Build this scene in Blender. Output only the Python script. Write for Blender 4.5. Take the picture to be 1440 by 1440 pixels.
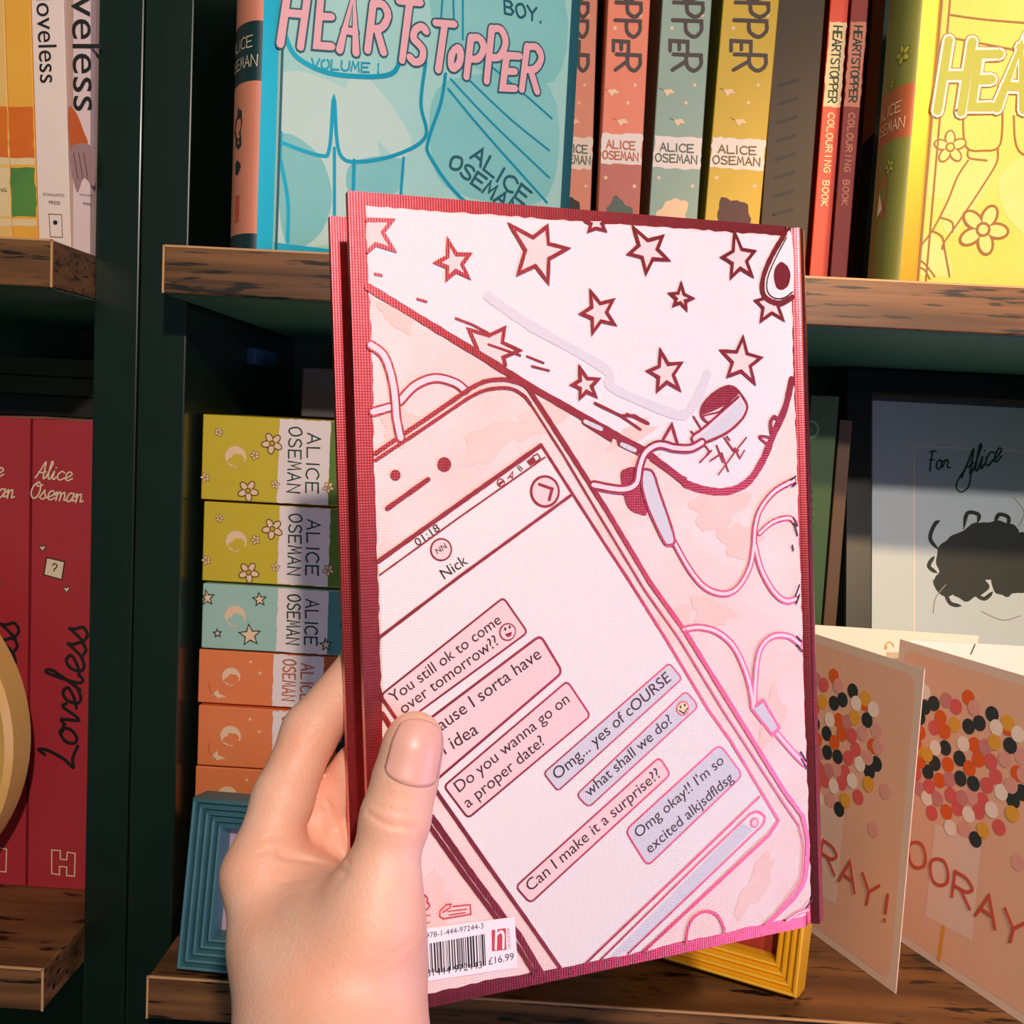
import bpy, bmesh, math, random
import numpy as np
from mathutils import Vector, Matrix
from mathutils.geometry import tessellate_polygon

for o in list(bpy.data.objects):
    bpy.data.objects.remove(o)
random.seed(7)
sc = bpy.context.scene
COL = sc.collection
R_ = math.radians

# ------------------------------------------------------------------ camera
CAM = Vector((0, 0, 1.30))
FPX = 1440.0
def cam_axes(p, r, y):
    p, r, y = R_(p), R_(r), R_(y)
    zp = Vector((0, math.sin(p), math.cos(p)))
    fw = Vector((0, math.cos(p), -math.sin(p)))
    x = Vector((1, 0, 0))
    cr = x * math.cos(r) + zp * math.sin(r)
    cu = -x * math.sin(r) + zp * math.cos(r)
    rot = Matrix.Rotation(-y, 3, 'Z')
    return rot @ cr, rot @ cu, rot @ fw
CR, CU, CF = cam_axes(5.0, 3.0, -1.4)
cd = bpy.data.cameras.new('camera')
cam = bpy.data.objects.new('camera', cd)
COL.objects.link(cam)
cd.sensor_width = 36
cd.sensor_fit = 'HORIZONTAL'
cd.lens = 36.0
cd.clip_start = 0.01
m = Matrix.Identity(4)
for i in range(3):
    m[i][0], m[i][1], m[i][2], m[i][3] = CR[i], CU[i], -CF[i], CAM[i]
cam.matrix_world = m
sc.camera = cam

# ------------------------------------------------------------------ light
vs = sc.view_settings
vs.view_transform = 'Standard'
vs.look = 'None'
vs.gamma = 1
vs.use_curve_mapping = False
vs.exposure = 0.0
w = bpy.data.worlds.new('room_light')
sc.world = w
w.use_nodes = True
w.node_tree.nodes['Background'].inputs[0].default_value = (0.46, 0.80, 0.78, 1)
w.node_tree.nodes['Background'].inputs[1].default_value = 0.15

def light(name, kind, loc, target, power, col, **kw):
    ld = bpy.data.lights.new(name, kind)
    ld.energy = power
    ld.color = col
    for k, v in kw.items():
        setattr(ld, k, v)
    o = bpy.data.objects.new(name, ld)
    COL.objects.link(o)
    o.location = loc
    d = (Vector(target) - Vector(loc)).normalized()
    o.rotation_euler = d.to_track_quat('-Z', 'Y').to_euler()
    return o
KEY = light('spot_lamp', 'SPOT', CAM + Vector((0.115, -0.36, 0.34)), CAM + Vector((0.03, 0.5, -0.08)), 22.5, (1.0, 0.84, 0.76),
            spot_size=R_(115), spot_blend=0.9, shadow_soft_size=0.014)
CEIL = light('ceiling_spot_lamp', 'SPOT', CAM + Vector((0.45, -0.75, 0.72)), CAM + Vector((0.30, 0.66, -0.10)), 78, (1.0, 0.68, 0.38),
             spot_size=R_(24), spot_blend=0.5, shadow_soft_size=0.03)
WARM = light('warm_foil_fill', 'AREA', CAM + Vector((0.48, -0.24, 0.26)), CAM + Vector((0.02, 0.3, 0.0)), 0.22, (1.0, 0.36, 0.14),
             shape='RECTANGLE', size=0.75, size_y=0.5)  # added unseen panel, gives the foil warm red reflections
SHEEN = light('violet_foil_fill', 'AREA', CAM + Vector((0.62, 0.05, -0.19)), CAM + Vector((0.08, 0.31, -0.08)), 0.50, (0.66, 0.50, 1.0),
            shape='RECTANGLE', size=0.26, size_y=0.40, spread=R_(75))  # added unseen violet panel, for magenta sheen on the foil's lower right

# ------------------------------------------------------------------ helpers
def ray(px, py):
    return CR * ((px - 720) / FPX) - CU * ((py - 720) / FPX) + CF
def onY(px, py, Y):
    d = ray(px, py)
    return CAM + d * (Y / d.y)
def onZ(px, py, z):
    d = ray(px, py)
    return CAM + d * ((z - CAM.z) / d.z)
def camp(px, py, depth):
    return CAM + ray(px, py) * depth
def proj(p):
    q = Vector(p) - CAM
    return 720 + FPX * q.dot(CR) / q.dot(CF), 720 - FPX * q.dot(CU) / q.dot(CF)

class Plane:
    """flat face in the world: origin, two unit axes, outward normal"""
    def __init__(s, o, u, v):
        s.o, s.u, s.v = Vector(o), Vector(u).normalized(), Vector(v).normalized()
        s.n = s.u.cross(s.v).normalized()
        if s.n.dot(CAM - s.o) < 0:
            s.n = -s.n
    def uv(s, px, py):
        d = ray(px, py)
        t = (s.o - CAM).dot(s.n) / d.dot(s.n)
        q = CAM + d * t - s.o
        return (q.dot(s.u), q.dot(s.v))
    def pt(s, uv, h=0.0):
        return s.o + s.u * uv[0] + s.v * uv[1] + s.n * h

def lin(c):
    c = c / 255.0
    return c / 12.92 if c <= 0.04045 else ((c + 0.055) / 1.055) ** 2.4
def rgb(r, g, b):
    return (lin(r), lin(g), lin(b), 1)

MATS = {}
def mat(name, col, rough=0.6, metal=0.0, noise=None, bump=None, sss=0.0, coat=0.0, spec=0.5):
    """noise=(scale, amount, second colour), bump=(kind, scale, strength)"""
    if name in MATS:
        return MATS[name]
    mt = bpy.data.materials.new(name)
    mt.use_nodes = True
    nt = mt.node_tree
    b = nt.nodes['Principled BSDF']
    b.inputs['Base Color'].default_value = col
    b.inputs['Roughness'].default_value = rough
    b.inputs['Metallic'].default_value = metal
    b.inputs['Specular IOR Level'].default_value = spec
    if coat:
        b.inputs['Coat Weight'].default_value = coat
        b.inputs['Coat Roughness'].default_value = 0.12
    if sss:
        b.inputs['Subsurface Weight'].default_value = sss
        b.inputs['Subsurface Radius'].default_value = (1.0, 0.35, 0.18)
        b.inputs['Subsurface Scale'].default_value = 0.006
    tc = nt.nodes.new('ShaderNodeTexCoord')
    if noise:
        n = nt.nodes.new('ShaderNodeTexNoise')
        n.inputs['Scale'].default_value = noise[0]
        n.inputs['Detail'].default_value = 4
        mp = nt.nodes.new('ShaderNodeMapping')
        if len(noise) > 3:
            mp.inputs['Scale'].default_value = noise[3]
        nt.links.new(tc.outputs['Object'], mp.inputs[0])
        nt.links.new(mp.outputs[0], n.inputs['Vector'])
        r = nt.nodes.new('ShaderNodeValToRGB')
        r.color_ramp.elements[0].position = 0.5 - noise[1]
        r.color_ramp.elements[1].position = 0.5 + noise[1]
        r.color_ramp.elements[0].color = col
        r.color_ramp.elements[1].color = noise[2]
        nt.links.new(n.outputs['Fac'], r.inputs[0])
        nt.links.new(r.outputs[0], b.inputs['Base Color'])
    if bump:
        bp = nt.nodes.new('ShaderNodeBump')
        bp.inputs['Strength'].default_value = bump[2]
        bp.inputs['Distance'].default_value = 0.0004
        if bump[0] == 'weave':
            add = nt.nodes.new('ShaderNodeMath')
            add.operation = 'ADD'
            for i, ax in enumerate('XY'):
                wv = nt.nodes.new('ShaderNodeTexWave')
                wv.bands_direction = ax
                wv.inputs['Scale'].default_value = bump[1]
                wv.inputs['Distortion'].default_value = 0.6
                wv.inputs['Detail Scale'].default_value = 2.0
                nt.links.new(tc.outputs['Object'], wv.inputs['Vector'])
                nt.links.new(wv.outputs['Fac'], add.inputs[i])
            nt.links.new(add.outputs[0], bp.inputs['Height'])
        else:
            n2 = nt.nodes.new('ShaderNodeTexNoise')
            n2.inputs['Scale'].default_value = bump[1]
            n2.inputs['Detail'].default_value = 3
            nt.links.new(tc.outputs['Object'], n2.inputs['Vector'])
            nt.links.new(n2.outputs['Fac'], bp.inputs['Height'])
        nt.links.new(bp.outputs[0], b.inputs['Normal'])
    MATS[name] = mt
    return mt

def wood_mat(name, c1, c2, c3, rough=0.45):
    """long grain along X with short dark dashes"""
    mt = bpy.data.materials.new(name)
    mt.use_nodes = True
    nt = mt.node_tree
    b = nt.nodes['Principled BSDF']
    b.inputs['Roughness'].default_value = rough
    tc = nt.nodes.new('ShaderNodeTexCoord')
    def nz(scale, sx, detail):
        mp = nt.nodes.new('ShaderNodeMapping')
        mp.inputs['Scale'].default_value = sx
        n = nt.nodes.new('ShaderNodeTexNoise')
        n.inputs['Scale'].default_value = scale
        n.inputs['Detail'].default_value = detail
        nt.links.new(tc.outputs['Object'], mp.inputs[0])
        nt.links.new(mp.outputs[0], n.inputs['Vector'])
        return n
    n1 = nz(60, (0.12, 1, 3.2), 6)
    n2 = nz(190, (0.24, 1, 2.6), 5)
    r1 = nt.nodes.new('ShaderNodeValToRGB')
    r1.color_ramp.elements[0].position = 0.32
    r1.color_ramp.elements[1].position = 0.68
    r1.color_ramp.elements[0].color = c1
    r1.color_ramp.elements[1].color = c2
    nt.links.new(n1.outputs['Fac'], r1.inputs[0])
    r2 = nt.nodes.new('ShaderNodeValToRGB')
    r2.color_ramp.elements[0].position = 0.36
    r2.color_ramp.elements[1].position = 0.43
    r2.color_ramp.elements[0].color = (1, 1, 1, 1)
    r2.color_ramp.elements[1].color = (0, 0, 0, 1)
    nt.links.new(n2.outputs['Fac'], r2.inputs[0])
    mx = nt.nodes.new('ShaderNodeMix')
    mx.data_type = 'RGBA'
    nt.links.new(r2.outputs[0], mx.inputs['Factor'])
    nt.links.new(r1.outputs[0], mx.inputs['A'])
    mx.inputs['B'].default_value = c3
    nt.links.new(mx.outputs['Result'], b.inputs['Base Color'])
    bp = nt.nodes.new('ShaderNodeBump')
    bp.inputs['Strength'].default_value = 0.25
    bp.inputs['Distance'].default_value = 0.0005
    nt.links.new(n1.outputs['Fac'], bp.inputs['Height'])
    nt.links.new(bp.outputs[0], b.inputs['Normal'])
    return mt

EPS = 0.00007
def smooth(pts, n=8, closed=False):
    """Catmull-Rom through the points"""
    out = []
    N = len(pts)
    rng = range(N) if closed else range(N - 1)
    for i in rng:
        if closed:
            p0, p1, p2, p3 = pts[(i - 1) % N], pts[i], pts[(i + 1) % N], pts[(i + 2) % N]
        else:
            p0, p1, p2, p3 = pts[max(i - 1, 0)], pts[i], pts[i + 1], pts[min(i + 2, N - 1)]
        for k in range(n):
            t = k / n
            out.append(tuple(0.5 * (2 * b + (c - a) * t + (2 * a - 5 * b + 4 * c - d) * t * t + (3 * b - a - 3 * c + d) * t ** 3)
                             for a, b, c, d in zip(p0, p1, p2, p3)))
    if not closed:
        out.append(tuple(pts[-1]))
    return out

class Round:
    """rounded book spine: u runs round the arc from the front hinge, v up"""
    def __init__(s, o, X, Yv, T, b):
        s.o, s.X, s.Y, s.T, s.b = Vector(o), Vector(X), Vector(Yv), T, b
        s.v = Vector((0, 0, 1))
        s.n = -s.X
        s.tab = [(0, 0)]
        L = 0
        q = s.at(0, 0)
        for k in range(1, 61):
            r = s.at(math.pi * k / 60, 0)
            L += (r - q).length
            s.tab.append((L, math.pi * k / 60))
            q = r
        s.L = L
    def at(s, t, h):
        nn = Vector((math.sin(t) * s.T / 2, -math.cos(t) * s.b)).normalized()
        return s.Y * (s.T / 2 - s.T / 2 * math.cos(t) + nn.y * h) - s.X * (s.b * math.sin(t) + nn.x * h)
    def ang(s, u):
        u = min(max(u, 0), s.L - 1e-9)
        for (a, ta), (b, tb) in zip(s.tab[:-1], s.tab[1:]):
            if u <= b:
                return ta + (tb - ta) * (u - a) / (b - a)
    def pt(s, uv, h=0.0):
        return s.o + s.at(s.ang(uv[0]), h) + s.v * uv[1]

class MB:
    """collects faces in world space; build() links them as one mesh object"""
    def __init__(s):
        s.v, s.f, s.m, s.mats, s.sm = [], [], [], [], []
    def mi(s, mt):
        if mt not in s.mats:
            s.mats.append(mt)
        return s.mats.index(mt)
    def add(s, vs_, fs, mt, sm=False):
        b = len(s.v)
        k = s.mi(mt)
        s.v += [Vector(v) for v in vs_]
        for f in fs:
            s.f.append([b + i for i in f])
            s.m.append(k)
            s.sm.append(sm)
    def bm(s, bmx, mt, mtx=None, sm=False):
        bmx.verts.index_update()
        s.add([(mtx @ v.co if mtx else v.co.copy()) for v in bmx.verts], [[v.index for v in f.verts] for f in bmx.faces], mt, sm)
        bmx.free()
    def box(s, o, ux, uy, uz, sx, sy, sz, mt, bev=0.0, seg=2):
        """box from corner o along three unit axes"""
        b = bmesh.new()
        bmesh.ops.create_cube(b, size=1)
        for v in b.verts:
            v.co = Vector(((v.co.x + .5) * sx, (v.co.y + .5) * sy, (v.co.z + .5) * sz))
        if bev:
            bmesh.ops.bevel(b, geom=b.edges[:], offset=bev, segments=seg, profile=0.5, affect='EDGES')
        X, Y, Z = Vector(ux), Vector(uy), Vector(uz)
        mx = Matrix(((X.x, Y.x, Z.x, o[0]), (X.y, Y.y, Z.y, o[1]), (X.z, Y.z, Z.z, o[2]), (0, 0, 0, 1)))
        if mx.to_3x3().determinant() < 0:
            bmesh.ops.reverse_faces(b, faces=b.faces[:])
        s.bm(b, mt, mx)
    # ---- flat print on a Plane, coordinates (u, v) in metres
    def poly(s, pl, pts, mt, layer=1):
        s.k = (getattr(s, 'k', 0) + 1) % 23
        layer = layer + s.k * .037
        vs_ = [pl.pt(p, layer * EPS) for p in pts]
        tris = tessellate_polygon([[Vector((p[0], p[1], 0)) for p in pts]])
        fs = []
        for t in tris:
            a, b, c = (vs_[i] for i in t)
            fs.append(list(t) if (b - a).cross(c - a).dot(pl.n) > 0 else list(t)[::-1])
        s.add(vs_, fs, mt)
    def line(s, pl, pts, wd, mt, layer=2, closed=False, rnd=True, jit=0.0, taper=False):
        s.k = (getattr(s, 'k', 0) + 1) % 23
        layer = layer + s.k * .037
        n = len(pts)
        if n < 2:
            return
        P = [Vector(p[:2]) for p in pts]
        L, Rr = [], []
        for i in range(n):
            if closed:
                a, b, c = P[i - 1], P[i], P[(i + 1) % n]
            else:
                a, b, c = P[max(i - 1, 0)], P[i], P[min(i + 1, n - 1)]
            d1 = (b - a)
            d2 = (c - b)
            d1 = d1.normalized() if d1.length > 1e-9 else d2.normalized()
            d2 = d2.normalized() if d2.length > 1e-9 else d1
            t = d1 + d2
            t = t.normalized() if t.length > 1e-6 else d1
            nn = Vector((-t.y, t.x))
            k = max(0.45, nn.dot(Vector((-d1.y, d1.x))))
            hw = wd * .5 * (1 + random.uniform(-jit, jit)) / k
            if taper and not closed:
                q = i / (n - 1)
                hw *= max(0.15, min(1.0, 5 * q, 5 * (1 - q)))
            L.append(b + nn * hw)
            Rr.append(b - nn * hw)
        vs_ = [pl.pt(p, (layer + .02 * i) * EPS) for i, p in enumerate(L)] + [pl.pt(p, (layer + .02 * i) * EPS) for i, p in enumerate(Rr)]
        fs = []
        for i in range(n if closed else n - 1):
            j = (i + 1) % n
            f = [i, n + i, n + j, j]
            a, b, c = vs_[f[0]], vs_[f[1]], vs_[f[2]]
            fs.append(f if (b - a).cross(c - b).dot(pl.n) > 0 else f[::-1])
        s.add(vs_, fs, mt)
        if rnd and not taper:
            for i in (range(n) if n < 14 else (0, n - 1)):
                s.disc(pl, P[i], wd * .5, mt, layer, 8)
    def disc(s, pl, c, r, mt, layer=2, n=20, ry=None, rot=0):
        ry = ry or r
        s.k = (getattr(s, 'k', 0) + 1) % 23
        layer = layer + s.k * .037
        pts = []
        for k in range(n):
            a = 2 * math.pi * k / n
            x, y = r * math.cos(a), ry * math.sin(a)
            pts.append((c[0] + x * math.cos(rot) - y * math.sin(rot), c[1] + x * math.sin(rot) + y * math.cos(rot)))
        vs_ = [pl.pt(p, layer * EPS) for p in pts]
        f = list(range(n))
        if (vs_[1] - vs_[0]).cross(vs_[2] - vs_[1]).dot(pl.n) < 0:
            f = f[::-1]
        s.add(vs_, [f], mt)
    def build(s, name, parent=None, **props):
        me = bpy.data.meshes.new(name)
        inv = parent.matrix_world.inverted() if parent else Matrix.Identity(4)
        me.from_pydata([inv @ v for v in s.v], [], s.f)
        for mt in s.mats:
            me.materials.append(mt)
        for p, k, sm in zip(me.polygons, s.m, s.sm):
            p.material_index = k
            p.use_smooth = sm
        me.update()
        o = bpy.data.objects.new(name, me)
        COL.objects.link(o)
        if parent:
            o.parent = parent
        for k, v in props.items():
            o[k] = v
        return o

def thing(name, label, cat, loc, group=None, rot=None):
    o = bpy.data.objects.new(name, None)
    o.empty_display_size = 0.02
    COL.objects.link(o)
    mx = Matrix.Translation(Vector(loc))
    if rot is not None:
        mx = mx @ rot.to_4x4()
    o.matrix_world = mx
    o['label'] = label
    o['category'] = cat
    if group:
        o['group'] = group
    return o
def axes_rot(X, Y, Z):
    return Matrix(((X.x, Y.x, Z.x), (X.y, Y.y, Z.y), (X.z, Y.z, Z.z)))

# ---- printed type from the built-in font
_tc = {}
def type_mesh(txt):
    if txt in _tc:
        return _tc[txt]
    cu = bpy.data.curves.new('type', 'FONT')
    cu.body = txt
    cu.resolution_u = 4
    o = bpy.data.objects.new('type', cu)
    COL.objects.link(o)
    bpy.context.view_layer.update()
    ev = o.evaluated_get(bpy.context.evaluated_depsgraph_get())
    me = ev.to_mesh()
    v = [(q.co.x, q.co.y) for q in me.vertices]
    f = [list(p.vertices) for p in me.polygons]
    ev.to_mesh_clear()
    bpy.data.objects.remove(o)
    bpy.data.curves.remove(cu)
    x0 = min(a for a, b in v)
    x1 = max(a for a, b in v)
    _tc[txt] = ([(a - x0, b) for a, b in v], f, x1 - x0)
    return _tc[txt]
def type_on(mb, pl, txt, a, b, mt, hk=1.0, layer=4, bold=0.0, px=True, flip=False):
    """txt along the baseline from a to b (photo pixels on that face, or uv metres)"""
    v, f, wd = type_mesh(txt)
    A = Vector(pl.uv(*a) if px else a)
    B = Vector(pl.uv(*b) if px else b)
    X = (B - A) / wd
    Y = Vector((-X.y, X.x)) * hk
    if flip:
        Y = -Y
    vs_ = [pl.pt(A + X * p[0] + Y * p[1], layer * EPS) for p in v]
    if f:
        c = vs_
        q = f[0]
        s_ = sum(((c[t[1]] - c[t[0]]).cross(c[t[2]] - c[t[0]]).dot(pl.n) for t in f))
        if s_ < 0:
            f = [t[::-1] for t in f]
    mb.add(vs_, f, mt)

# ---- hand-drawn letters: strokes in a unit box, y up
G = {
 'A': [[(0, 0), (.5, 1), (1, 0)], [(.18, .36), (.82, .36)]],
 'B': [[(0, 0), (0, 1), (.65, .98), (.85, .78), (.62, .54), (0, .52)], [(.62, .54), (.95, .3), (.7, .02), (0, 0)]],
 'C': ['s', [(1, .85), (.6, 1), (.15, .8), (0, .48), (.15, .15), (.6, 0), (1, .14)]],
 'E': [[(1, 1), (0, .97), (.03, 0), (1, .03)], [(.03, .5), (.8, .53)]],
 'G': ['s', [(1, .85), (.6, 1), (.15, .8), (0, .48), (.15, .12), (.6, 0), (.95, .2), (.95, .45), (.6, .45)]],
 'H': [[(0, 0), (.06, 1)], [(.95, 0), (1, 1)], [(.03, .5), (.97, .52)]],
 'I': [[(.5, 0), (.5, 1)]],
 'K': [[(0, 0), (0, 1)], [(.9, 1), (.05, .45), (1, 0)]],
 'L': [[(0, 1), (.03, 0), (1, .04)]],
 'M': [[(0, 0), (.15, 1), (.5, .3), (.85, 1), (1, 0)]],
 'N': [[(0, 0), (.05, 1), (.95, 0), (1, 1)]],
 'O': ['c', [(.5, 1), (.08, .78), (0, .45), (.2, .06), (.55, 0), (.95, .25), (1, .6), (.8, .94)]],
 'P': [[(.02, 0), (0, 1)], ['s', (0, .98), (.6, 1), (1, .78), (.7, .5), (.05, .45)]],
 'R': [[(.02, 0), (0, 1)], ['s', (0, .98), (.6, 1), (.98, .78), (.7, .52), (.05, .46)], [(.4, .48), (1, 0)]],
 'S': ['s', [(.95, .88), (.6, 1), (.15, .88), (.12, .65), (.5, .52), (.9, .36), (.9, .1), (.45, 0), (.02, .12)]],
 'T': [[(0, .98), (1, 1)], [(.5, .98), (.5, 0)]],
 'U': ['s', [(0, 1), (.02, .3), (.3, 0), (.7, .02), (.97, .3), (1, 1)]],
 'V': [[(0, 1), (.5, 0), (1, 1)]],
 'Y': [[(0, 1), (.5, .5)], [(1, 1), (.5, .5), (.45, 0)]],
 '1': [[(.25, .8), (.5, 1), (.5, 0)]],
 '.': [[(.45, 0), (.5, .03)]],
 '!': [[(.5, 1), (.5, .3)], [(.5, .05), (.52, 0)]],
 '?': ['s', [(.1, .8), (.4, 1), (.85, .85), (.75, .6), (.48, .45), (.48, .25)]],
 'l': ['s', [(0, .05), (.5, .6), (.75, 1.0), (.5, 1.1), (.4, .6), (.45, .1), (.75, 0), (1, .15)]],
 'i': ['s', [(0, .1), (.4, .5), (.35, .1), (.6, 0), (1, .15)]],
 'c': ['s', [(.9, .45), (.55, .55), (.2, .35), (.2, .1), (.55, 0), (1, .15)]],
 'e': ['s', [(0, .1), (.5, .22), (.85, .42), (.55, .55), (.25, .4), (.25, .1), (.55, 0), (1, .15)]],
 's': ['s', [(0, .08), (.45, .45), (.55, .55), (.6, .4), (.85, .15), (.5, 0), (.2, .05)]],
 'm': ['s', [(0, .3), (.15, .5), (.17, 0), (.2, .35), (.38, .52), (.45, .3), (.45, 0), (.5, .35), (.7, .52), (.78, .3), (.78, .05), (1, .12)]],
 'n': ['s', [(0, .3), (.2, .5), (.22, 0), (.3, .35), (.6, .52), (.7, .3), (.7, .05), (1, .12)]],
 'a': ['s', [(.75, .45), (.4, .52), (.12, .3), (.15, .03), (.45, .02), (.72, .3), (.76, .5), (.72, .08), (1, .12)]],
 'o': ['s', [(.5, .52), (.15, .35), (.15, .08), (.45, 0), (.75, .2), (.7, .45), (.45, .5), (.7, .42), (1, .45)]],
 'v': ['s', [(0, .4), (.2, .5), (.35, .05), (.5, .05), (.8, .5), (1, .42)]],
 'r': ['s', [(0, .1), (.25, .5), (.4, .45), (.65, .48), (.6, .1), (1, .1)]],
 'Ac': [['s', (0, 0), (.35, .55), (.65, 1.05), (.7, .5), (.75, 0), (1, .15)], ['s', (.2, .42), (.5, .35), (.85, .45)]],
 'Oc': ['s', [(.55, 1), (.15, .75), (.05, .3), (.35, 0), (.75, .2), (.85, .7), (.6, 1.0), (.4, .85), (.6, .75), (1, .85)]],
 'Lc': ['s', [(.2, .9), (.35, 1.1), (.42, .8), (.25, .3), (.02, .02), (.4, .06), (1.0, -.05)]],
 'Fc': [['s', (.45, .95), (.3, .5), (.25, -.1)], ['s', (.1, .9), (.5, 1), (.95, .95)], [(.1, .5), (.7, .52)]],
}
def strokes(ch):
    g = G[ch]
    res = []
    if g[0] == 's':
        return [(smooth(g[1], 6), False)]
    if g[0] == 'c':
        return [(smooth(g[1], 5, True), True)]
    for st in g:
        if st[0] == 's':
            res.append((smooth(st[1:], 6), False))
        else:
            res.append((st, False))
    return res
def glyph(mb, pl, ch, o, X, Y, wd, mt, layer=4, px=True, outline=None, jit=0.08):
    """one hand-drawn letter; o is its bottom left, X and Y its width and height vectors"""
    for pts, cl in strokes(ch):
        q = [(o[0] + X[0] * p[0] + Y[0] * p[1], o[1] + X[1] * p[0] + Y[1] * p[1]) for p in pts]
        if px:
            q = [pl.uv(*p) for p in q]
        if outline:
            mb.line(pl, q, wd + outline[1], outline[0], layer - 2, cl)
        mb.line(pl, q, wd, mt, layer, cl, jit=jit)
def hand(mb, pl, txt, o, X, Y, wd, mt, gap=.28, **kw):
    """a word; X is one letter's advance, Y its height"""
    k = 1 / (1 + gap)
    x = list(o)
    w_ = [.45 if ch in 'I.!1' else (.6 if ch == ' ' else 1.0) for ch in txt]
    f_all = len(txt) / sum(w_)
    for ch, a in zip(txt, w_):
        a *= f_all
        if ch != ' ':
            g_ = a * k if ch not in 'I.!1' else a * k * .5
            glyph(mb, pl, ch, x, (X[0] * g_, X[1] * g_), Y, wd, mt, **kw)
        x = [x[0] + X[0] * a, x[1] + X[1] * a]
def cursive(mb, pl, toks, o, X, Y, wd, mt, layer=4, adv=None):
    """joined script; toks are glyph keys, X one x-width advance"""
    x = list(o)
    for ch in toks:
        k = {'m': 1.45, 'l': .7, 'i': .62, 'Ac': 1.25, 'Oc': 1.15, 'Lc': 1.1, 's': .8, 'Fc': 1.0}.get(ch, 1.0)
        glyph(mb, pl, ch, x, (X[0] * k, X[1] * k), Y, wd, mt, layer)
        if ch == 'i':
            q = pl.uv(x[0] + X[0] * .35 + Y[0] * .75, x[1] + X[1] * .35 + Y[1] * .75)
            mb.disc(pl, q, wd * .6, mt, layer, 8)
        x = [x[0] + X[0] * k * .92, x[1] + X[1] * k * .92]

def star_pts(tips, k=.46):
    cx = sum(t[0] for t in tips) / 5
    cy = sum(t[1] for t in tips) / 5
    out = []
    for i in range(5):
        a, b = tips[i], tips[(i + 1) % 5]
        mx, my = (a[0] + b[0]) / 2, (a[1] + b[1]) / 2
        out += [a, (cx + (mx - cx) * k * 1.18, cy + (my - cy) * k * 1.18)]
    return out
def flower(mb, pl, c, r, petal, edge, centre, layer=3, n=5, rot=0.0, lw=None):
    """simple five-petal daisy; c, r in metres on the face"""
    lw = lw or r * .12
    for k in range(n):
        a = rot + 2 * math.pi * k / n
        q = (c[0] + r * .58 * math.cos(a), c[1] + r * .58 * math.sin(a))
        mb.disc(pl, q, r * .42 + lw, edge, layer, 14, r * .25 + lw, a)
    for k in range(n):
        a = rot + 2 * math.pi * k / n
        q = (c[0] + r * .58 * math.cos(a), c[1] + r * .58 * math.sin(a))
        mb.disc(pl, q, r * .42, petal, layer + 1, 14, r * .25, a)
    mb.disc(pl, c, r * .2 + lw, edge, layer + 2, 12)
    mb.disc(pl, c, r * .2, centre, layer + 3, 12)
def blob(c, rx, ry, n=26, amp=.12, seed=1, rot=0):
    rr = random.Random(seed)
    ph = [rr.uniform(0, 6.28) for _ in range(5)]
    out = []
    for k in range(n):
        a = 2 * math.pi * k / n
        s_ = 1 + amp * (math.sin(3 * a + ph[0]) * .5 + math.sin(5 * a + ph[1]) * .35 + math.sin(8 * a + ph[2]) * .3)
        x, y = rx * s_ * math.cos(a), ry * s_ * math.sin(a)
        out.append((c[0] + x * math.cos(rot) - y * math.sin(rot), c[1] + x * math.sin(rot) + y * math.cos(rot)))
    return out
def torn(pts, amp, step):
    """ragged version of a closed outline"""
    out = []
    for i in range(len(pts)):
        a, b = Vector(pts[i]), Vector(pts[(i + 1) % len(pts)])
        d = b - a
        n = max(1, int(d.length / step))
        nn = Vector((-d.y, d.x)).normalized() if d.length > 0 else Vector((0, 0))
        for k in range(n):
            q = a + d * (k / n)
            if k:
                q = q + nn * random.uniform(-amp, amp)
            out.append((q.x, q.y))
    return out

# ------------------------------------------------------------------ materials
M_post = mat('dark green lacquer', rgb(13, 29, 20), .32, noise=(40, .4, rgb(18, 36, 25)), coat=.2)
M_back = mat('dark green back panel', rgb(22, 58, 42), .6, noise=(12, .4, rgb(30, 68, 50)))
M_under = mat('green board underside', rgb(52, 118, 96), .6, noise=(14, .4, rgb(66, 134, 108)))
M_wood = wood_mat('rough brown wood', rgb(84, 54, 30), rgb(140, 94, 54), rgb(30, 21, 13))
M_edge = mat('pale wood edge', rgb(214, 160, 108), .6)
M_wall = mat('dull plaster', rgb(60, 66, 60), .9, noise=(6, .4, rgb(70, 76, 70)))
M_floor = mat('dark floorboards', rgb(70, 48, 34), .7, noise=(10, .4, rgb(86, 58, 40)))
M_page = mat('page edges', rgb(232, 208, 168), .8, noise=(900, .35, rgb(200, 170, 128), (1, .03, 1)))
M_white = mat('cream white print', rgb(244, 226, 210), .65)
M_cream = mat('cream ink', rgb(246, 222, 186), .6)
M_ink = mat('black ink', rgb(24, 22, 24), .6)
M_dkgreen = mat('dark green ink', rgb(20, 62, 46), .6)

X_, Y_, Z_ = Vector((1, 0, 0)), Vector((0, 1, 0)), Vector((0, 0, 1))
FRONT = 0.46          # front edge of the boards
POST = 0.505          # front of the side panels
BACK = 0.725
S_TOP = CAM.z + 0.0705
S_BOT = CAM.z - 0.2705
THK = 0.021

# ------------------------------------------------------------------ the room
def struct(mb, name):
    o = mb.build(name)
    o['kind'] = 'structure'
    return o
b = MB(); b.box((-1.6, -1.5, -.05), X_, Y_, Z_, 3.4, 2.4, .05, M_floor); struct(b, 'floor')
b = MB(); b.box((-1.6, .76, 0), X_, Y_, Z_, 3.4, .08, 2.6, M_wall); struct(b, 'wall_back')

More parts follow.
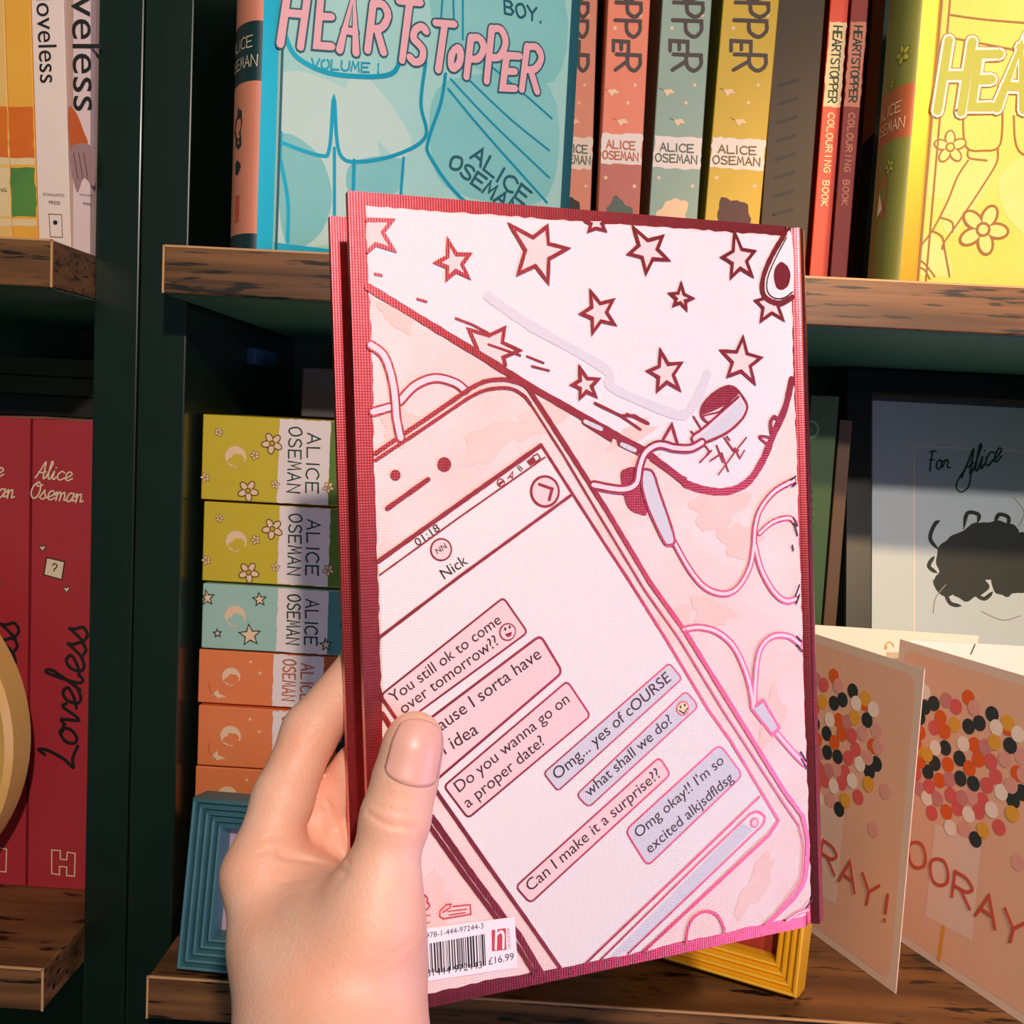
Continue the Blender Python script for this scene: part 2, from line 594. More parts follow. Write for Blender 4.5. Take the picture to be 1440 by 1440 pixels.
def bookcase(label, x0, x1, side, panel0, panel1, boards):
    """open case: side panel facing the other case, back panel, wooden boards that stand proud"""
    t = thing('bookcase', label, 'bookcase', ((x0 + x1) / 2, .6, 0))
    p = MB(); p.box((panel0, POST, 0), X_, Y_, Z_, panel1 - panel0, BACK + .012 - POST, 2.1, M_post, .0008); p.build('side_panel', t)
    bk = MB(); bk.box((min(x0, panel0), BACK, 0.05), X_, Y_, Z_, max(x1, panel1) - min(x0, panel0), .012, 2.05, M_back)
    bk.build('back_panel', t)
    for z in boards:
        s = MB()
        b0, b1 = (x0, x1)
        s.box((b0, FRONT, z - THK), X_, Y_, Z_, b1 - b0, BACK - FRONT, THK, M_wood, .0006, 1)
        # green underside, and the pale arris along the front
        s.box((b0 + .001, FRONT + .003, z - THK - .0006), X_, Y_, Z_, b1 - b0 - .002, BACK - FRONT - .004, .0008, M_under)
        s.box((b0, FRONT - .0002, z - .0007), X_, Y_, Z_, b1 - b0, .0009, .0009, M_edge)
        ex = b1 if side == 'right' else b0
        s.box((ex - .0006, FRONT - .0002, z - THK), X_, Y_, Z_, .0009, .0009, THK, M_edge)
        s.build('shelf', t)
    return t
bookcase('dark green bookcase with brown wooden shelves at the left, holding upright white and crimson books', -1.0, -.2228, 'right',
         -.2233, -.2013, (S_TOP, S_BOT, S_BOT - .341, S_TOP + .341))
bookcase('dark green bookcase with brown wooden shelves behind the held book, holding boxes and cards', -.1722, .70, 'left',
         -.2007, -.1772, (S_TOP, S_BOT, S_BOT - .341, S_TOP + .341))

# ------------------------------------------------------------------ held hardback
def cv(x, y, z):
    return CAM + CR * x + CU * y + CF * z
TL = cv(-.04257139, .08329986, .26538008)
Wd = (CR * .93256852 + CU * .03227453 + CF * .35954737).normalized()
Hd = (CR * .03030163 - CU * .99949657 + CF * .00940347)
Hd = (Hd - Wd * Hd.dot(Wd)).normalized()
Nd = Wd.cross(-Hd).normalized()
if Nd.dot(CAM - TL) < 0:
    Nd = -Nd
BW, BH, BT = 0.1418, 0.2160, 0.0268
HB = Plane(TL, Wd, -Hd)
# foil: pinkish metal; paper: canvas-textured print
M_foil = mat('pink red foil', (.60, .062, .080, 1), .33, 1.0, bump=('weave', 420, .09), noise=(500, .12, (.66, .075, .10, 1)), coat=.7)
M_foil.node_tree.nodes['Principled BSDF'].inputs['Coat Roughness'].default_value = .34
M_paper = mat('canvas textured pale print', rgb(236, 226, 221), .62, bump=('weave', 420, .20))
M_duvet = mat('canvas textured bluish white print', rgb(234, 226, 226), .62, bump=('weave', 420, .20))
M_peach = mat('canvas textured peach wash', rgb(243, 208, 198), .62, bump=('weave', 420, .20), noise=(45, .16, rgb(244, 220, 214)))
M_wash = mat('darker peach wash', rgb(243, 200, 186), .62, bump=('weave', 420, .20), noise=(60, .2, rgb(243, 208, 198)))
M_bub = mat('pink bubble', rgb(243, 206, 203), .62, bump=('weave', 420, .20))
M_gry = mat('grey bubble', rgb(212, 208, 214), .62, bump=('weave', 420, .20))
M_text = mat('dark plum type', rgb(58, 24, 30), .5)
M_inside = mat('maroon endpaper', rgb(74, 26, 26), .6)
M_logo = mat('red logo ink', rgb(205, 66, 72), .6)
M_starf = mat('star peach fill', rgb(240, 212, 208), .62, bump=('weave', 420, .20))
M_pale = mat('pale pink cord', rgb(242, 214, 220), .62, bump=('weave', 420, .20))
M_label = mat('white barcode label', rgb(246, 238, 238), .6)

rot = axes_rot(Wd, -Hd, Nd)
held = thing('hardback_book', 'pale pink hardback held up in the hand, back cover printed with a phone chat', 'book',
             TL + Hd * BH, rot=rot)
def bp(u, v, n):
    return TL + Wd * u + Hd * v + Nd * n
# covers run over a groove and a rounded spine: profile (u, n) swept down the height
BOARD = .0028
def cover_profile():
    """outer outline from the back cover's board to its groove"""
    return [(0, 0), (.1352, 0), (.1362, -.0002), (.1374, -.0013), (.1388, -.0016), (.1398, -.0009), (.1409, -.0002), (.1416, -.0006), (.1420, -.0020)]
def sweep(mb, outer, inner, mt, sm=True, v0=0.0, v1=BH):
    n = len(outer)
    ring = outer + inner[::-1]
    k = len(ring)
    vs_, fs = [], []
    for v in (v0, v1):
        vs_ += [bp(u, v, h) for u, h in ring]
    for i in range(k):
        j = (i + 1) % k
        fs.append([i, j, k + j, k + i])
    mb.add(vs_, [f[::-1] for f in fs], mt)
    fs2 = []
    for i in range(n - 1):
        fs2.append([i, i + 1, k - 2 - i, k - 1 - i])
    mb.add(vs_[:k], fs2, mt)
    mb.add(vs_[k:], [f[::-1] for f in fs2], mt)
cov = MB()
prof = cover_profile()
sweep(cov, prof, [(u, h - BOARD if u < .1355 else h - .0014) for u, h in prof], M_foil)

AA, BB, CC, DD, EE, FF, GG, HH = ((450, 250, 3.6), (780, 250, 3.6), (450, 600, 3.6), (780, 600, 3.6), (450, 960, 3.0), (780, 960, 3.0),
                                  (880, 500, 5.538), (560, 1200, 6.0))
def u_(c, pts):
    return [HB.uv(c[0] + x / c[2], c[1] + y / c[2]) for x, y in pts]
def P1(pts):
    return [HB.uv(x, y) for x, y in pts]
PX = BW / 660.0   # about one photo pixel on the cover
def ln(c, pts, wpx, mt=None, layer=8, sm=False, closed=False, jit=.10):
    q = u_(c, pts) if c else P1(pts)
    if sm:
        q = smooth(q, 7, closed)
    else:
        # break long straight strokes so that the drawn line is not ruler-straight
        out = []
        N = len(q)
        for i in range(N if closed else N - 1):
            a, d = q[i], q[(i + 1) % N]
            L = math.hypot(d[0] - a[0], d[1] - a[1])
            k = max(1, min(60, int(L / (PX * 7))))
            for t in range(k):
                out.append((a[0] + (d[0] - a[0]) * t / k, a[1] + (d[1] - a[1]) * t / k))
        if not closed:
            out.append(q[-1])
        q = out
    cov.line(HB, q, wpx * PX * 1.18, mt or M_foil, layer, closed, jit=jit)
def fill(c, pts, mt, layer=5, sm=False, n=5):
    q = u_(c, pts) if c else P1(pts)
    if sm:
        q = smooth(q, n, True)
    cov.poly(HB, q, mt, layer)

# the torn-edged white panel inside the foil border
panel = P1([(514, 289), (700, 303), (880, 316), (1091, 331), (1111, 334), (1113, 420), (1116, 520), (1120, 640), (1125, 800), (1131, 980), (1138, 1180),
            (1140, 1258), (1133, 1287), (1040, 1306), (905, 1337), (780, 1362), (700, 1375), (602, 1397), (548, 1408),
            (541, 1200), (538, 1043), (535, 940), (530, 760), (526, 639), (522, 472), (518, 389)])
cov.poly(HB, torn(panel, PX * 1.3, PX * 9), M_peach, 1)
# bluish duvet above the diagonal
duv = P1([(516, 291), (700, 305), (880, 318), (1091, 333), (1109, 336), (1111, 420), (1113, 500), (1113, 536), (1105, 570), (1088, 610), (1074, 645),
          (1052, 676), (1021, 690), (990, 689), (962, 678), (940, 660), (905, 634), (850, 600), (780, 560), (672, 497), (590, 446), (520, 406), (518, 389)])
cov.poly(HB, torn(duv, PX * 1.0, PX * 9), M_duvet, 2)
# loose washes of a deeper peach
for i, (x, y, rx, ry, a) in enumerate([(560, 445, 28, 16, .6), (690, 620, 46, 22, -.6), (760, 590, 40, 20, -.5), (900, 660, 30, 14, -.6), (1010, 715, 40, 26, -.4),
                                    (1040, 760, 30, 24, .3), (890, 610, 34, 12, -.5), (1062, 1245, 14, 50, .5), (600, 1290, 26, 60, .4), (980, 1110, 18, 60, .6),
                                    (940, 890, 20, 50, .5), (560, 600, 24, 30, .2), (1000, 860, 30, 20, .4), (1085, 1010, 16, 40, .2)]):
    cov.poly(HB, torn(P1(blob((x, y), rx, ry, 24, .35, i, a)), PX * 1.5, PX * 5), M_wash, 3)
# grey fold strokes on the duvet
gstroke = smooth(P1([(686, 417), (745, 458), (850, 519), (860, 545), (935, 578), (962, 583), (980, 560), (994, 527)]), 6)
M_fold = mat('soft grey fold stroke', rgb(221, 212, 217), .62, bump=('weave', 420, .20))
cov.line(HB, gstroke, 13 * PX, M_fold, 4, jit=.15)

# stars
STARS = [(AA, [(960, 242), (1145, 250), (1248, 360), (1150, 530), (1000, 488)]), (AA, [(645, 318), (752, 390), (748, 505), (640, 512), (588, 432)]),
         (BB, [(178, 577), (290, 622), (297, 742), (188, 785), (132, 690)]), (AA, [(1310, 960), (1405, 1020), (1390, 1105), (1312, 1115), (1275, 1050)]),
         (BB, [(395, 255), (540, 300), (570, 418), (458, 482), (372, 388)]), (BB, [(905, 275), (1005, 375), (993, 497), (888, 505), (845, 405)]),
         (BB, [(635, 540), (692, 612), (660, 665), (600, 645), (583, 590)]), (BB, [(530, 875), (635, 940), (625, 1072), (515, 1078), (470, 980)]),
         (BB, [(948, 810), (1038, 912), (1005, 1040), (872, 1005), (840, 878)])]
for c, tips in STARS:
    q = star_pts(tips)
    fill(c, q, M_starf, 5)
    ln(c, q, 4.2, closed=True)
for c, q in [(AA, [(235, 215), (362, 218), (315, 278), (370, 368), (280, 338), (238, 375)]),
             (AA, [(795, 870), (752, 770), (852, 800), (930, 763), (920, 835), (1005, 875), (925, 910), (935, 950)]),
             (BB, [(1060, 610), (1015, 625), (1050, 660), (1040, 725), (1095, 685), (1150, 718), (1125, 650), (1150, 640)]),
             (BB, [(150, 222), (180, 235), (170, 270), (205, 258), (250, 268), (235, 235), (255, 222)]),
             (GG, [(285, 650), (350, 540), (395, 690)])]:
    fill(c, q, M_starf, 5)
    ln(c, q, 4.0)
for c, q, wd in [(AA, [(275, 488), (310, 495)], 2.5), (AA, [(490, 615), (535, 628)], 2.5), (AA, [(685, 713), (770, 745), (848, 787)], 2.5),
             (AA, [(850, 845), (1010, 900)], 2.5), (AA, [(1045, 905), (1128, 938)], 2.5), (AA, [(1070, 955), (1155, 977)], 2.5),
             (BB, [(200, 1142), (330, 1205), (400, 1205), (470, 1245)], 3.5), (BB, [(330, 1205), (430, 1275)], 3), (BB, [(360, 1195), (460, 1245)], 2.5)]:
    ln(c, q, wd)
# half avocado in the corner
fill(BB, smooth([(1190, 280), (1170, 285), (1100, 400), (1050, 500), (1045, 580), (1080, 625), (1140, 640), (1200, 610), (1205, 400)], 4, True), M_duvet, 6)
ln(BB, [(1160, 285), (1095, 395), (1052, 500), (1048, 580), (1080, 622), (1140, 636), (1198, 605)], 6.5, sm=True)
ln(BB, [(1168, 305), (1115, 405), (1075, 500), (1070, 570), (1100, 608), (1150, 612), (1198, 580)], 1.6, M_text, sm=True)
fill(BB, blob((1145, 500), 42, 70, 22, .05, 3), M_foil, 8)
# the thick diagonal edge of the duvet, with its stitched tabs
ln(None, [(517, 404), (560, 430), (672, 498), (738, 540), (815, 584), (865, 612), (905, 634), (962, 678)], 8, layer=7)
ln(None, [(962, 680), (990, 689), (1021, 691), (1050, 678), (1071, 648), (1086, 612), (1103, 573), (1112, 534)], 9, layer=7, sm=True)
for c, q in [(BB, [(130, 1215), (295, 1300), (285, 1340), (135, 1245)]), (BB, [(310, 1325), (430, 1375), (420, 1405), (315, 1355)]),
             (GG, [(170, 780), (330, 860), (300, 900), (180, 820)]), (GG, [(330, 890), (470, 950), (460, 995), (320, 915)])]:
    fill(c, q, M_foil, 8)
for c, q in [(BB, [(150, 1235), (230, 1272)]), (BB, [(335, 1350), (400, 1380)])]:
    ln(c, q, 5, M_gry, 9)
# ring pull at the duvet's right side
ln(GG, [(1130, 640), (1035, 630), (1060, 665), (1100, 690)], 3, sm=True)
ln(GG, [(1125, 600), (1120, 520), (1145, 480), (1165, 490)], 5, sm=True)
# earbud case drawing
fill(GG, smooth([(580, 440), (600, 380), (680, 290), (790, 240), (860, 270), (930, 370), (930, 430), (880, 510), (760, 610), (560, 690), (505, 650), (600, 560), (630, 520)], 4, True), M_pale, 6)
fill(GG, [(530, 660), (640, 580), (880, 350), (925, 400), (880, 500), (760, 600), (560, 690)], M_gry, 7)
fill(GG, smooth([(580, 440), (600, 380), (680, 290), (790, 240), (850, 270), (870, 300), (760, 390), (600, 460)], 4, True), M_foil, 8)
ln(GG, [(630, 522), (585, 480), (580, 420), (610, 360), (690, 285), (790, 240), (860, 270), (932, 375), (928, 440), (880, 515), (760, 612), (560, 692), (505, 650), (530, 610), (600, 560), (870, 320)], 3, sm=True)
ln(GG, [(600, 470), (720, 440), (830, 330)], 2)
for q in [[(520, 475), (575, 565)], [(500, 590), (520, 610)], [(570, 830), (660, 740)], [(620, 780), (640, 740), (610, 700)], [(650, 820), (740, 760)],
          [(715, 925), (770, 850), (850, 740), (930, 640)], [(760, 640), (830, 740), (870, 740)], [(740, 760), (790, 900)], [(700, 700), (750, 830)],
          [(840, 720), (880, 800), (915, 740)], [(780, 630), (800, 660)]]:
    ln(GG, q, 2.2, layer=8)
# phone: outer shell
ln(AA, [(278, 1395), (520, 1230), (760, 1065)], 4.5)
ln(AA, [(760, 1065), (830, 1032), (900, 1022), (960, 1026), (1030, 1050), (1062, 1085)], 4.5, sm=True)
ln(None, [(745, 551), (797, 631), (852, 717), (913, 819), (961, 886), (1022, 984), (1100, 1110), (1127, 1147)], 5.5)
ln(AA, [(278, 1430), (520, 1270), (740, 1120)], 3.5)
ln(AA, [(740, 1120), (820, 1080), (900, 1065), (970, 1070), (1030, 1105), (1062, 1145)], 3.5, sm=True)
ln(None, [(745, 568), (790, 638), (840, 722), (905, 829), (955, 900), (1015, 998), (1100, 1128), (1122, 1160)], 2.2)
ln(None, [(1127, 1147), (1134, 1180), (1132, 1225), (1127, 1243), (1112, 1265), (1076, 1299)], 6, sm=True)
ln(None, [(1122, 1160), (1128, 1190), (1126, 1225), (1120, 1243), (1085, 1290)], 2.2, sm=True)
# speaker slit and camera dots
cov.disc(HB, HB.uv(555.5, 668), 6.5 * PX, M_foil, 8)
cov.disc(HB, HB.uv(624, 653), 9 * PX, M_foil, 8)
ln(CC, [(338, 414), (545, 266)], 5)
# screen
scr = P1([(532, 789), (760, 626), (850, 769), (935, 900), (1000, 1002), (1032, 1056), (1093, 1153), (903, 1336), (790, 1360), (615, 1110), (539, 1000)])
cov.poly(HB, scr, M_paper, 5)
ln(CC, [(295, 680), (1115, 95)], 5)
ln(None, [(760, 626), (850, 766), (880, 811), (936, 900), (994, 997), (1027, 1043), (1093, 1153)], 3.4)
ln(FF, [(938, 580), (900, 640), (370, 1130)], 4.5)
ln(EE, [(502, 475), (700, 760), (850, 970), (1010, 1200)], 4)
ln(EE, [(258, 62), (325, 160), (400, 300), (502, 475)], 4)
ln(EE, [(262, 130), (292, 182)], 5)
ln(EE, [(470, 565), (620, 780), (775, 990), (835, 1060), (930, 1222)], 6.5)
ln(EE, [(458, 600), (600, 800), (742, 990), (835, 1115), (905, 1230)], 5)
ln(CC, [(300, 750), (700, 460), (1135, 155)], 1.8)
ln(CC, [(303, 1062), (700, 760), (1265, 348)], 3.4)
def ring(c, x, y, r, wpx, fillm=None, layer=8):
    p = HB.uv(c[0] + x / c[2], c[1] + y / c[2])
    rr = r / c[2] * PX
    cov.disc(HB, p, rr + wpx * PX * .5, M_foil, layer, 26)
    cov.disc(HB, p, rr - wpx * PX * .5, fillm or M_paper, layer + 1, 26)
ring(CC, 1135, 328, 70, 3.4, M_bub)
ln(CC, [(1105, 292), (1170, 315), (1155, 370)], 3.4, layer=11)
ring(CC, 610, 622, 48, 2.2, M_bub)
type_on(cov, HB, 'NN', (450 + 592 / 3.6, 600 + 645 / 3.6), (450 + 640 / 3.6, 600 + 612 / 3.6), M_text, layer=11)
type_on(cov, HB, 'Nick', (450 + 628 / 3.6, 600 + 773 / 3.6), (450 + 748 / 3.6, 600 + 690 / 3.6), M_text, layer=8)
type_on(cov, HB, '01:18', (450 + 492 / 3.6, 600 + 606 / 3.6), (450 + 607 / 3.6, 600 + 522 / 3.6), M_text, .85, layer=8)
# status icons
ring(CC, 912, 284, 17, 1.6)
ln(CC, [(905, 290), (920, 278)], 3, layer=11)
ln(CC, [(948, 262), (972, 228), (970, 260), (958, 248), (948, 262)], 1.4)
type_on(cov, HB, 'B', (450 + 1012 / 3.6, 600 + 228 / 3.6), (450 + 1026 / 3.6, 600 + 214 / 3.6), M_text, layer=8)
fill(CC, [(1042, 175), (1075, 150), (1092, 178), (1060, 198)], M_foil, 9)
ln(CC, [(1075, 150), (1098, 138), (1112, 160), (1092, 178)], 1.6)
# speech bubbles
def bubble(corners, fillm, wpx, rad=7):
    """four corners in photo pixels, rounded"""
    out = []
    n = 4
    for i in range(n):
        p0, p1, p2 = Vector(corners[i - 1]), Vector(corners[i]), Vector(corners[(i + 1) % n])
        a = p1 + (p0 - p1).normalized() * rad
        c = p1 + (p2 - p1).normalized() * rad
        for k in range(5):
            t = k / 4
            out.append(tuple(a * (1 - t) ** 2 + p1 * 2 * t * (1 - t) + c * t * t))
    q = P1(out)
    cov.poly(HB, q, fillm, 6)
    cov.line(HB, q, wpx * PX, M_foil, 7, True, rnd=False)
e = lambda x, y: (450 + x / 3, 960 + y / 3)
f_ = lambda x, y: (780 + x / 3, 960 + y / 3)
bubble([(535, 977), (707, 840), (741, 889), (562, 1020)], M_bub, 2.6)
bubble([(572, 1034), (759, 893), (790, 945), (606, 1102)], M_bub, 3.4, 9)
bubble([e(520, 435), e(1040, -8), e(1138, 138), e(622, 570)], M_bub, 2.6)
bubble([e(940, 380), (940, 932), (958, 954), e(1000, 456)], M_gry, 2.2, 6)
bubble([f_(88, 472), f_(550, 33), f_(604, 98), f_(140, 525)], M_gry, 2.2, 8)
bubble([e(822, 858), f_(438, 312), f_(485, 385), e(884, 928)], M_bub, 2.6, 8)
bubble([f_(294, 622), f_(692, 258), f_(790, 388), f_(388, 772)], M_gry, 2.6, 10)
def tx(s, a, b, m_=None, layer=8, hk=1.0):
    type_on(cov, HB, s, a, b, m_ or M_text, hk, layer)
cpt = lambda x, y: (450 + x / 3.6, 600 + y / 3.6)
tx('You still ok to come', cpt(370, 1398), cpt(918, 990))
tx('over tomorrow??', (567, 1004), cpt(905, 1098))
tx('because I sorta have', (590, 1050), cpt(1120, 1165))
tx('an idea', (608, 1072), e(668, 210))
tx('Do you wanna go on', e(585, 462), e(1052, 78))
tx('a proper date?', e(622, 528), e(948, 255))
tx('Omg... yes of cOURSE', e(998, 410), (943, 956))
tx('what shall we do?', f_(142, 482), f_(495, 165))
tx('Can I make it a surprise??', e(885, 880), f_(445, 392))
tx("Omg okay!! I'm so", f_(350, 655), f_(712, 335))
tx('excited alkjsdfldsg', f_(398, 720), f_(752, 408))
# two smiling faces
ring(CC, 946, 1038, 38, 1.8, M_bub)
fill(CC, [(931, 1050), (966, 1036), (963, 1056), (946, 1064)], M_foil, 11)
ln(CC, [(932, 1020), (933, 1026)], 2.4, M_text, 11)
ln(CC, [(955, 1010), (956, 1016)], 2.4, M_text, 11)
M_smile = mat('pale yellow smiley', rgb(240, 214, 170), .62)
ring(FF, 536, 107, 28, 1.8, M_smile)
ln(FF, [(520, 115), (540, 128), (556, 105)], 1.4, M_text, 11)
ln(FF, [(525, 98), (526, 102)], 2, M_text, 11)
ln(FF, [(543, 90), (544, 94)], 2, M_text, 11)
# message bar at the foot of the screen
ln(FF, [(858, 480), (120, 1187)], 3.2)
bar = u_(FF, [(205, 1165), (820, 552), (855, 545), (880, 570), (870, 600), (320, 1135)])
cov.poly(HB, u_(FF, [(225, 1158), (790, 592), (835, 618), (330, 1125)]), M_gry, 6)
ln(FF, [(190, 1165), (600, 760), (818, 552)], 2.6)
ln(FF, [(818, 552), (850, 542), (882, 565), (872, 600)], 3.2, sm=True)
ln(FF, [(872, 600), (600, 860), (305, 1140)], 2.6)
ring(FF, 838, 588, 18, 2.4, M_bub)
ln(FF, [(550, 1095), (556, 1040), (580, 990), (630, 962), (680, 978), (708, 1030), (708, 1055)], 3.6, sm=True)
# cords
def cord(c, pts, wd=9.5, inner=4.5, layer=8):
    q = smooth(u_(c, pts) if c else P1(pts), 7)
    cov.line(HB, q, wd * PX, M_foil, layer)
    cov.line(HB, q, inner * PX, M_pale, layer + 1)
cord(AA, [(255, 848), (320, 900), (360, 1010), (378, 1130), (385, 1220), (405, 1318)], 12.5, 7.5)
cord(AA, [(402, 1132), (480, 1052), (580, 1015), (680, 1038), (730, 1075)], 12.5, 7.5, 6)
cord(AA, [(268, 1186), (350, 1163)], 12.5, 7.5, 6)
cord(DD, [(190, 295), (330, 318), (405, 290), (425, 200), (455, 130), (520, 92), (600, 108), (680, 110), (740, 80)], 13, 6, 10)
fill(DD, smooth([(330, 240), (350, 215), (400, 205), (425, 240), (465, 430), (420, 440), (370, 410), (345, 340)], 4, True), M_foil, 8)
fill(DD, smooth([(440, 215), (490, 230), (525, 330), (600, 560), (570, 600), (540, 570), (470, 420), (435, 300)], 4, True), M_gry, 9)
ln(DD, [(440, 215), (490, 230), (525, 330), (600, 560), (570, 600), (540, 570), (470, 420), (435, 300), (440, 215)], 3, sm=True, layer=10)
cord(DD, [(592, 570), (680, 725), (760, 815), (850, 845), (920, 815), (978, 720), (1000, 620), (1010, 500), (1040, 410), (1110, 325), (1205, 272)])
cord(DD, [(1030, 540), (1100, 482), (1180, 462), (1215, 490)], 8, 4)
cord(DD, [(1008, 600), (1040, 720), (1100, 830), (1160, 880), (1215, 872)])
cord(DD, [(650, 1025), (730, 1015), (820, 1040), (900, 1110), (955, 1220), (985, 1320), (1000, 1420)])
cord(DD, [(1235, 1100), (1180, 1060), (1100, 1060), (1040, 1115), (1015, 1220), (1005, 1400)])
for q in [[(1190, 270), (1212, 252)], [(1195, 302), (1214, 288)], [(1200, 462), (1220, 500)], [(1205, 490), (1222, 550)], [(1212, 855), (1232, 800)], [(1215, 895), (1232, 850)],
          [(1218, 1060), (1242, 1085)], [(1222, 1105), (1245, 1135)], [(1200, 1105 - 480), (1195, 1080 - 480)]]:
    ln(DD, q, 2.2, M_text, 11)
fill(FF, [(820, 110), (875, 62), (950, 190), (915, 228)], M_foil, 8)
fill(FF, [(835, 112), (872, 82), (935, 188), (912, 208)], M_gry, 9)
cord(FF, [(935, 215), (1000, 290), (1048, 340)])
ln(FF, [(1032, 290), (1055, 330)], 2.2, M_text, 11)
ln(FF, [(1035, 320), (1058, 360)], 2.2, M_text, 11)
cord(FF, [(975, 1002), (1020, 970), (1065, 955)], 6, 2.5)
ln(FF, [(1055, 945), (1078, 915)], 2.2, M_text, 11)
# imprint: barcode label, logos, price
h6 = lambda x, y: (560 + x / 6, 1200 + y / 6)
cov.poly(HB, [HB.uv(*h6(*p)) for p in [(120, 640), (975, 528), (1000, 955), (150, 1085)]], M_label, 9)
rb = random.Random(3)
x = 120.0
while x < 722:
    wd = rb.choice([5, 5, 8, 11, 15])
    if x + wd > 724:
        break
    def yy(xx, top):
        return (757 - (xx - 225) * .172) if top else (1000 - (xx - 240) * .13)
    cov.poly(HB, [HB.uv(*h6(x, yy(x, 1))), HB.uv(*h6(x + wd, yy(x + wd, 1))), HB.uv(*h6(x + wd + 12, yy(x + wd, 0))), HB.uv(*h6(x + 12, yy(x, 0)))], M_ink, 10)
    x += wd + rb.choice([4, 5, 7, 9, 13])
tx('978-1-444-97244-3', h6(228, 710), h6(712, 624), M_ink, 10)
tx('9 781444 972443', h6(120, 1052), h6(700, 958), M_ink, 10)
cov.poly(HB, [HB.uv(*h6(*p)) for p in [(780, 640), (900, 622), (905, 805), (783, 818)]], M_logo, 10)
tx('h', h6(805, 808), h6(888, 797), M_label, 11, 1.5)
type_on(cov, HB, 'HODDER', h6(942, 795), h6(930, 620), M_logo, .8, 10)
tx('£16.99', h6(755, 932), h6(968, 888), M_ink, 10)
ln(HH, [(90, 420), (110, 340), (160, 315), (205, 335), (240, 370), (238, 400), (258, 430), (235, 465), (190, 465), (190, 500), (150, 505)], 1.8, M_logo, 9, True)
tx('FSC', h6(110, 590), h6(262, 582), M_logo, 9)
ln(HH, [(455, 440), (600, 425), (607, 505), (375, 545), (345, 525), (345, 480), (400, 425), (440, 420), (430, 450), (370, 490)], 1.4, M_logo, 9)
ln(HH, [(410, 482), (570, 462)], 1.0, M_logo, 9)
ln(HH, [(425, 512), (560, 492)], 1.0, M_logo, 9)
back_cover = cov.build('back_cover', held)

fc = MB()
fp = [(u, -BT - h) for u, h in prof]
sweep(fc, [(u, h + (BOARD if u < .1355 else .0014)) for u, h in fp], fp, M_foil)
fcp = fc.build('front_cover', held)
en = MB()
en.box(bp(.0018, .0115, -BT + BOARD), Wd, Hd, Nd, .130, .193, .0003, M_inside)
en.build('endpaper', fcp, label='dark maroon endpaper')
sp = MB()
so = []
for k in range(13):
    a = math.pi * k / 12
    so.append((.1420 + .0052 * math.sin(a), -BT / 2 + (BT / 2 - .0012) * math.cos(a)))
sweep(sp, so, [(.1420 + (u - .1420) * .7 - .0012, -BT / 2 + (h + BT / 2) * .86) for u, h in so], M_foil)
sp.build('spine', held)
pg = MB()
pg.box(bp(.0065, .0040, -BT + BOARD + .0009), Wd, Hd, Nd, .1325, .2080, BT - 2 * BOARD - .0018, M_page)
pg.build('page_block', held)

# ------------------------------------------------------------------ the hand
M_skin = mat('skin', rgb(250, 176, 144), .5, noise=(55, .3, rgb(254, 202, 178)), bump=('noise', 900, .5), sss=.45)
M_nail = mat('pink nail', rgb(244, 178, 160), .38, sss=.1, coat=.0)
def C3(p):
    q = Vector(p) - CAM
    return np.array([q.dot(CR), q.dot(CU), q.dot(CF)])
TLc, Wc, Hc, Nc = C3(TL), np.array([Wd.dot(a) for a in (CR, CU, CF)]), np.array([Hd.dot(a) for a in (CR, CU, CF)]), np.array([Nd.dot(a) for a in (CR, CU, CF)])
def q3(px, py, depth):
    return np.array([(px - 720) / FPX * depth, -(py - 720) / FPX * depth, depth])
def plane_depth(px, py, n):
    d = np.array([(px - 720) / FPX, -(py - 720) / FPX, 1.0])
    return ((TLc + Nc * n) @ Nc) / (d @ Nc)
def fr(px, py, r, k=.94):     # lies on the back cover
    d = plane_depth(px, py, r * k)
    return q3(px, py, d), r
def bh(px, py, r, k=.96):     # lies against the front cover, behind the book
    d = plane_depth(px, py, -BT - r * k)
    return q3(px, py, d), r
def at(px, py, d, r):
    return q3(px, py, d), r
thumb = [fr(529, 1268, .0094, 1.0), fr(535, 1240, .0086, 1.0), fr(556, 1150, .0086), fr(570, 1095, .0080), fr(580, 1052, .0074), fr(584, 1038, .0069)]
thenar = [at(492, 1420, .258, .0165), at(512, 1340, .2600, .0145), fr(527, 1300, .0108, 1.05), fr(530, 1258, .0096, 1.05)]
fingers = [
    [at(362, 1228, .281, .0086), at(398, 1122, .290, .0083), at(437, 1028, .299, .0080), bh(520, 925, .0073), bh(572, 868, .0066)],
    [at(410, 1205, .298, .0095), at(448, 1150, .305, .0088), bh(510, 1082, .0080), bh(590, 1010, .0074), bh(640, 965, .0068)],
    [at(440, 1260, .311, .0092), bh(505, 1185, .0085), bh(580, 1105, .0078), bh(632, 1052, .0068)],
    [at(470, 1330, .318, .0085), bh(530, 1265, .0075), bh(590, 1200, .0070), bh(628, 1160, .0062)],
]
palm = [
    [at(466, 1470, .256, .0218), at(465, 1400, .262, .0192)],
    [at(425, 1420, .264, .0150), at(388, 1325, .272, .0118), at(362, 1234, .280, .0084)],
    [at(460, 1420, .274, .0180), at(430, 1320, .284, .0150), at(412, 1215, .297, .0100)],
    [at(470, 1420, .284, .0170), at(455, 1340, .296, .0140), at(440, 1265, .309, .0100)],
    [at(490, 1430, .288, .0160), at(478, 1370, .303, .0120), at(472, 1330, .316, .0090)],
    [at(392, 1240, .285, .0105), at(440, 1262, .283, .0095), at(478, 1280, .274, .0095)],
    [at(440, 1360, .266, .0165), at(470, 1320, .266, .0135), at(500, 1300, .263, .0115)],
]
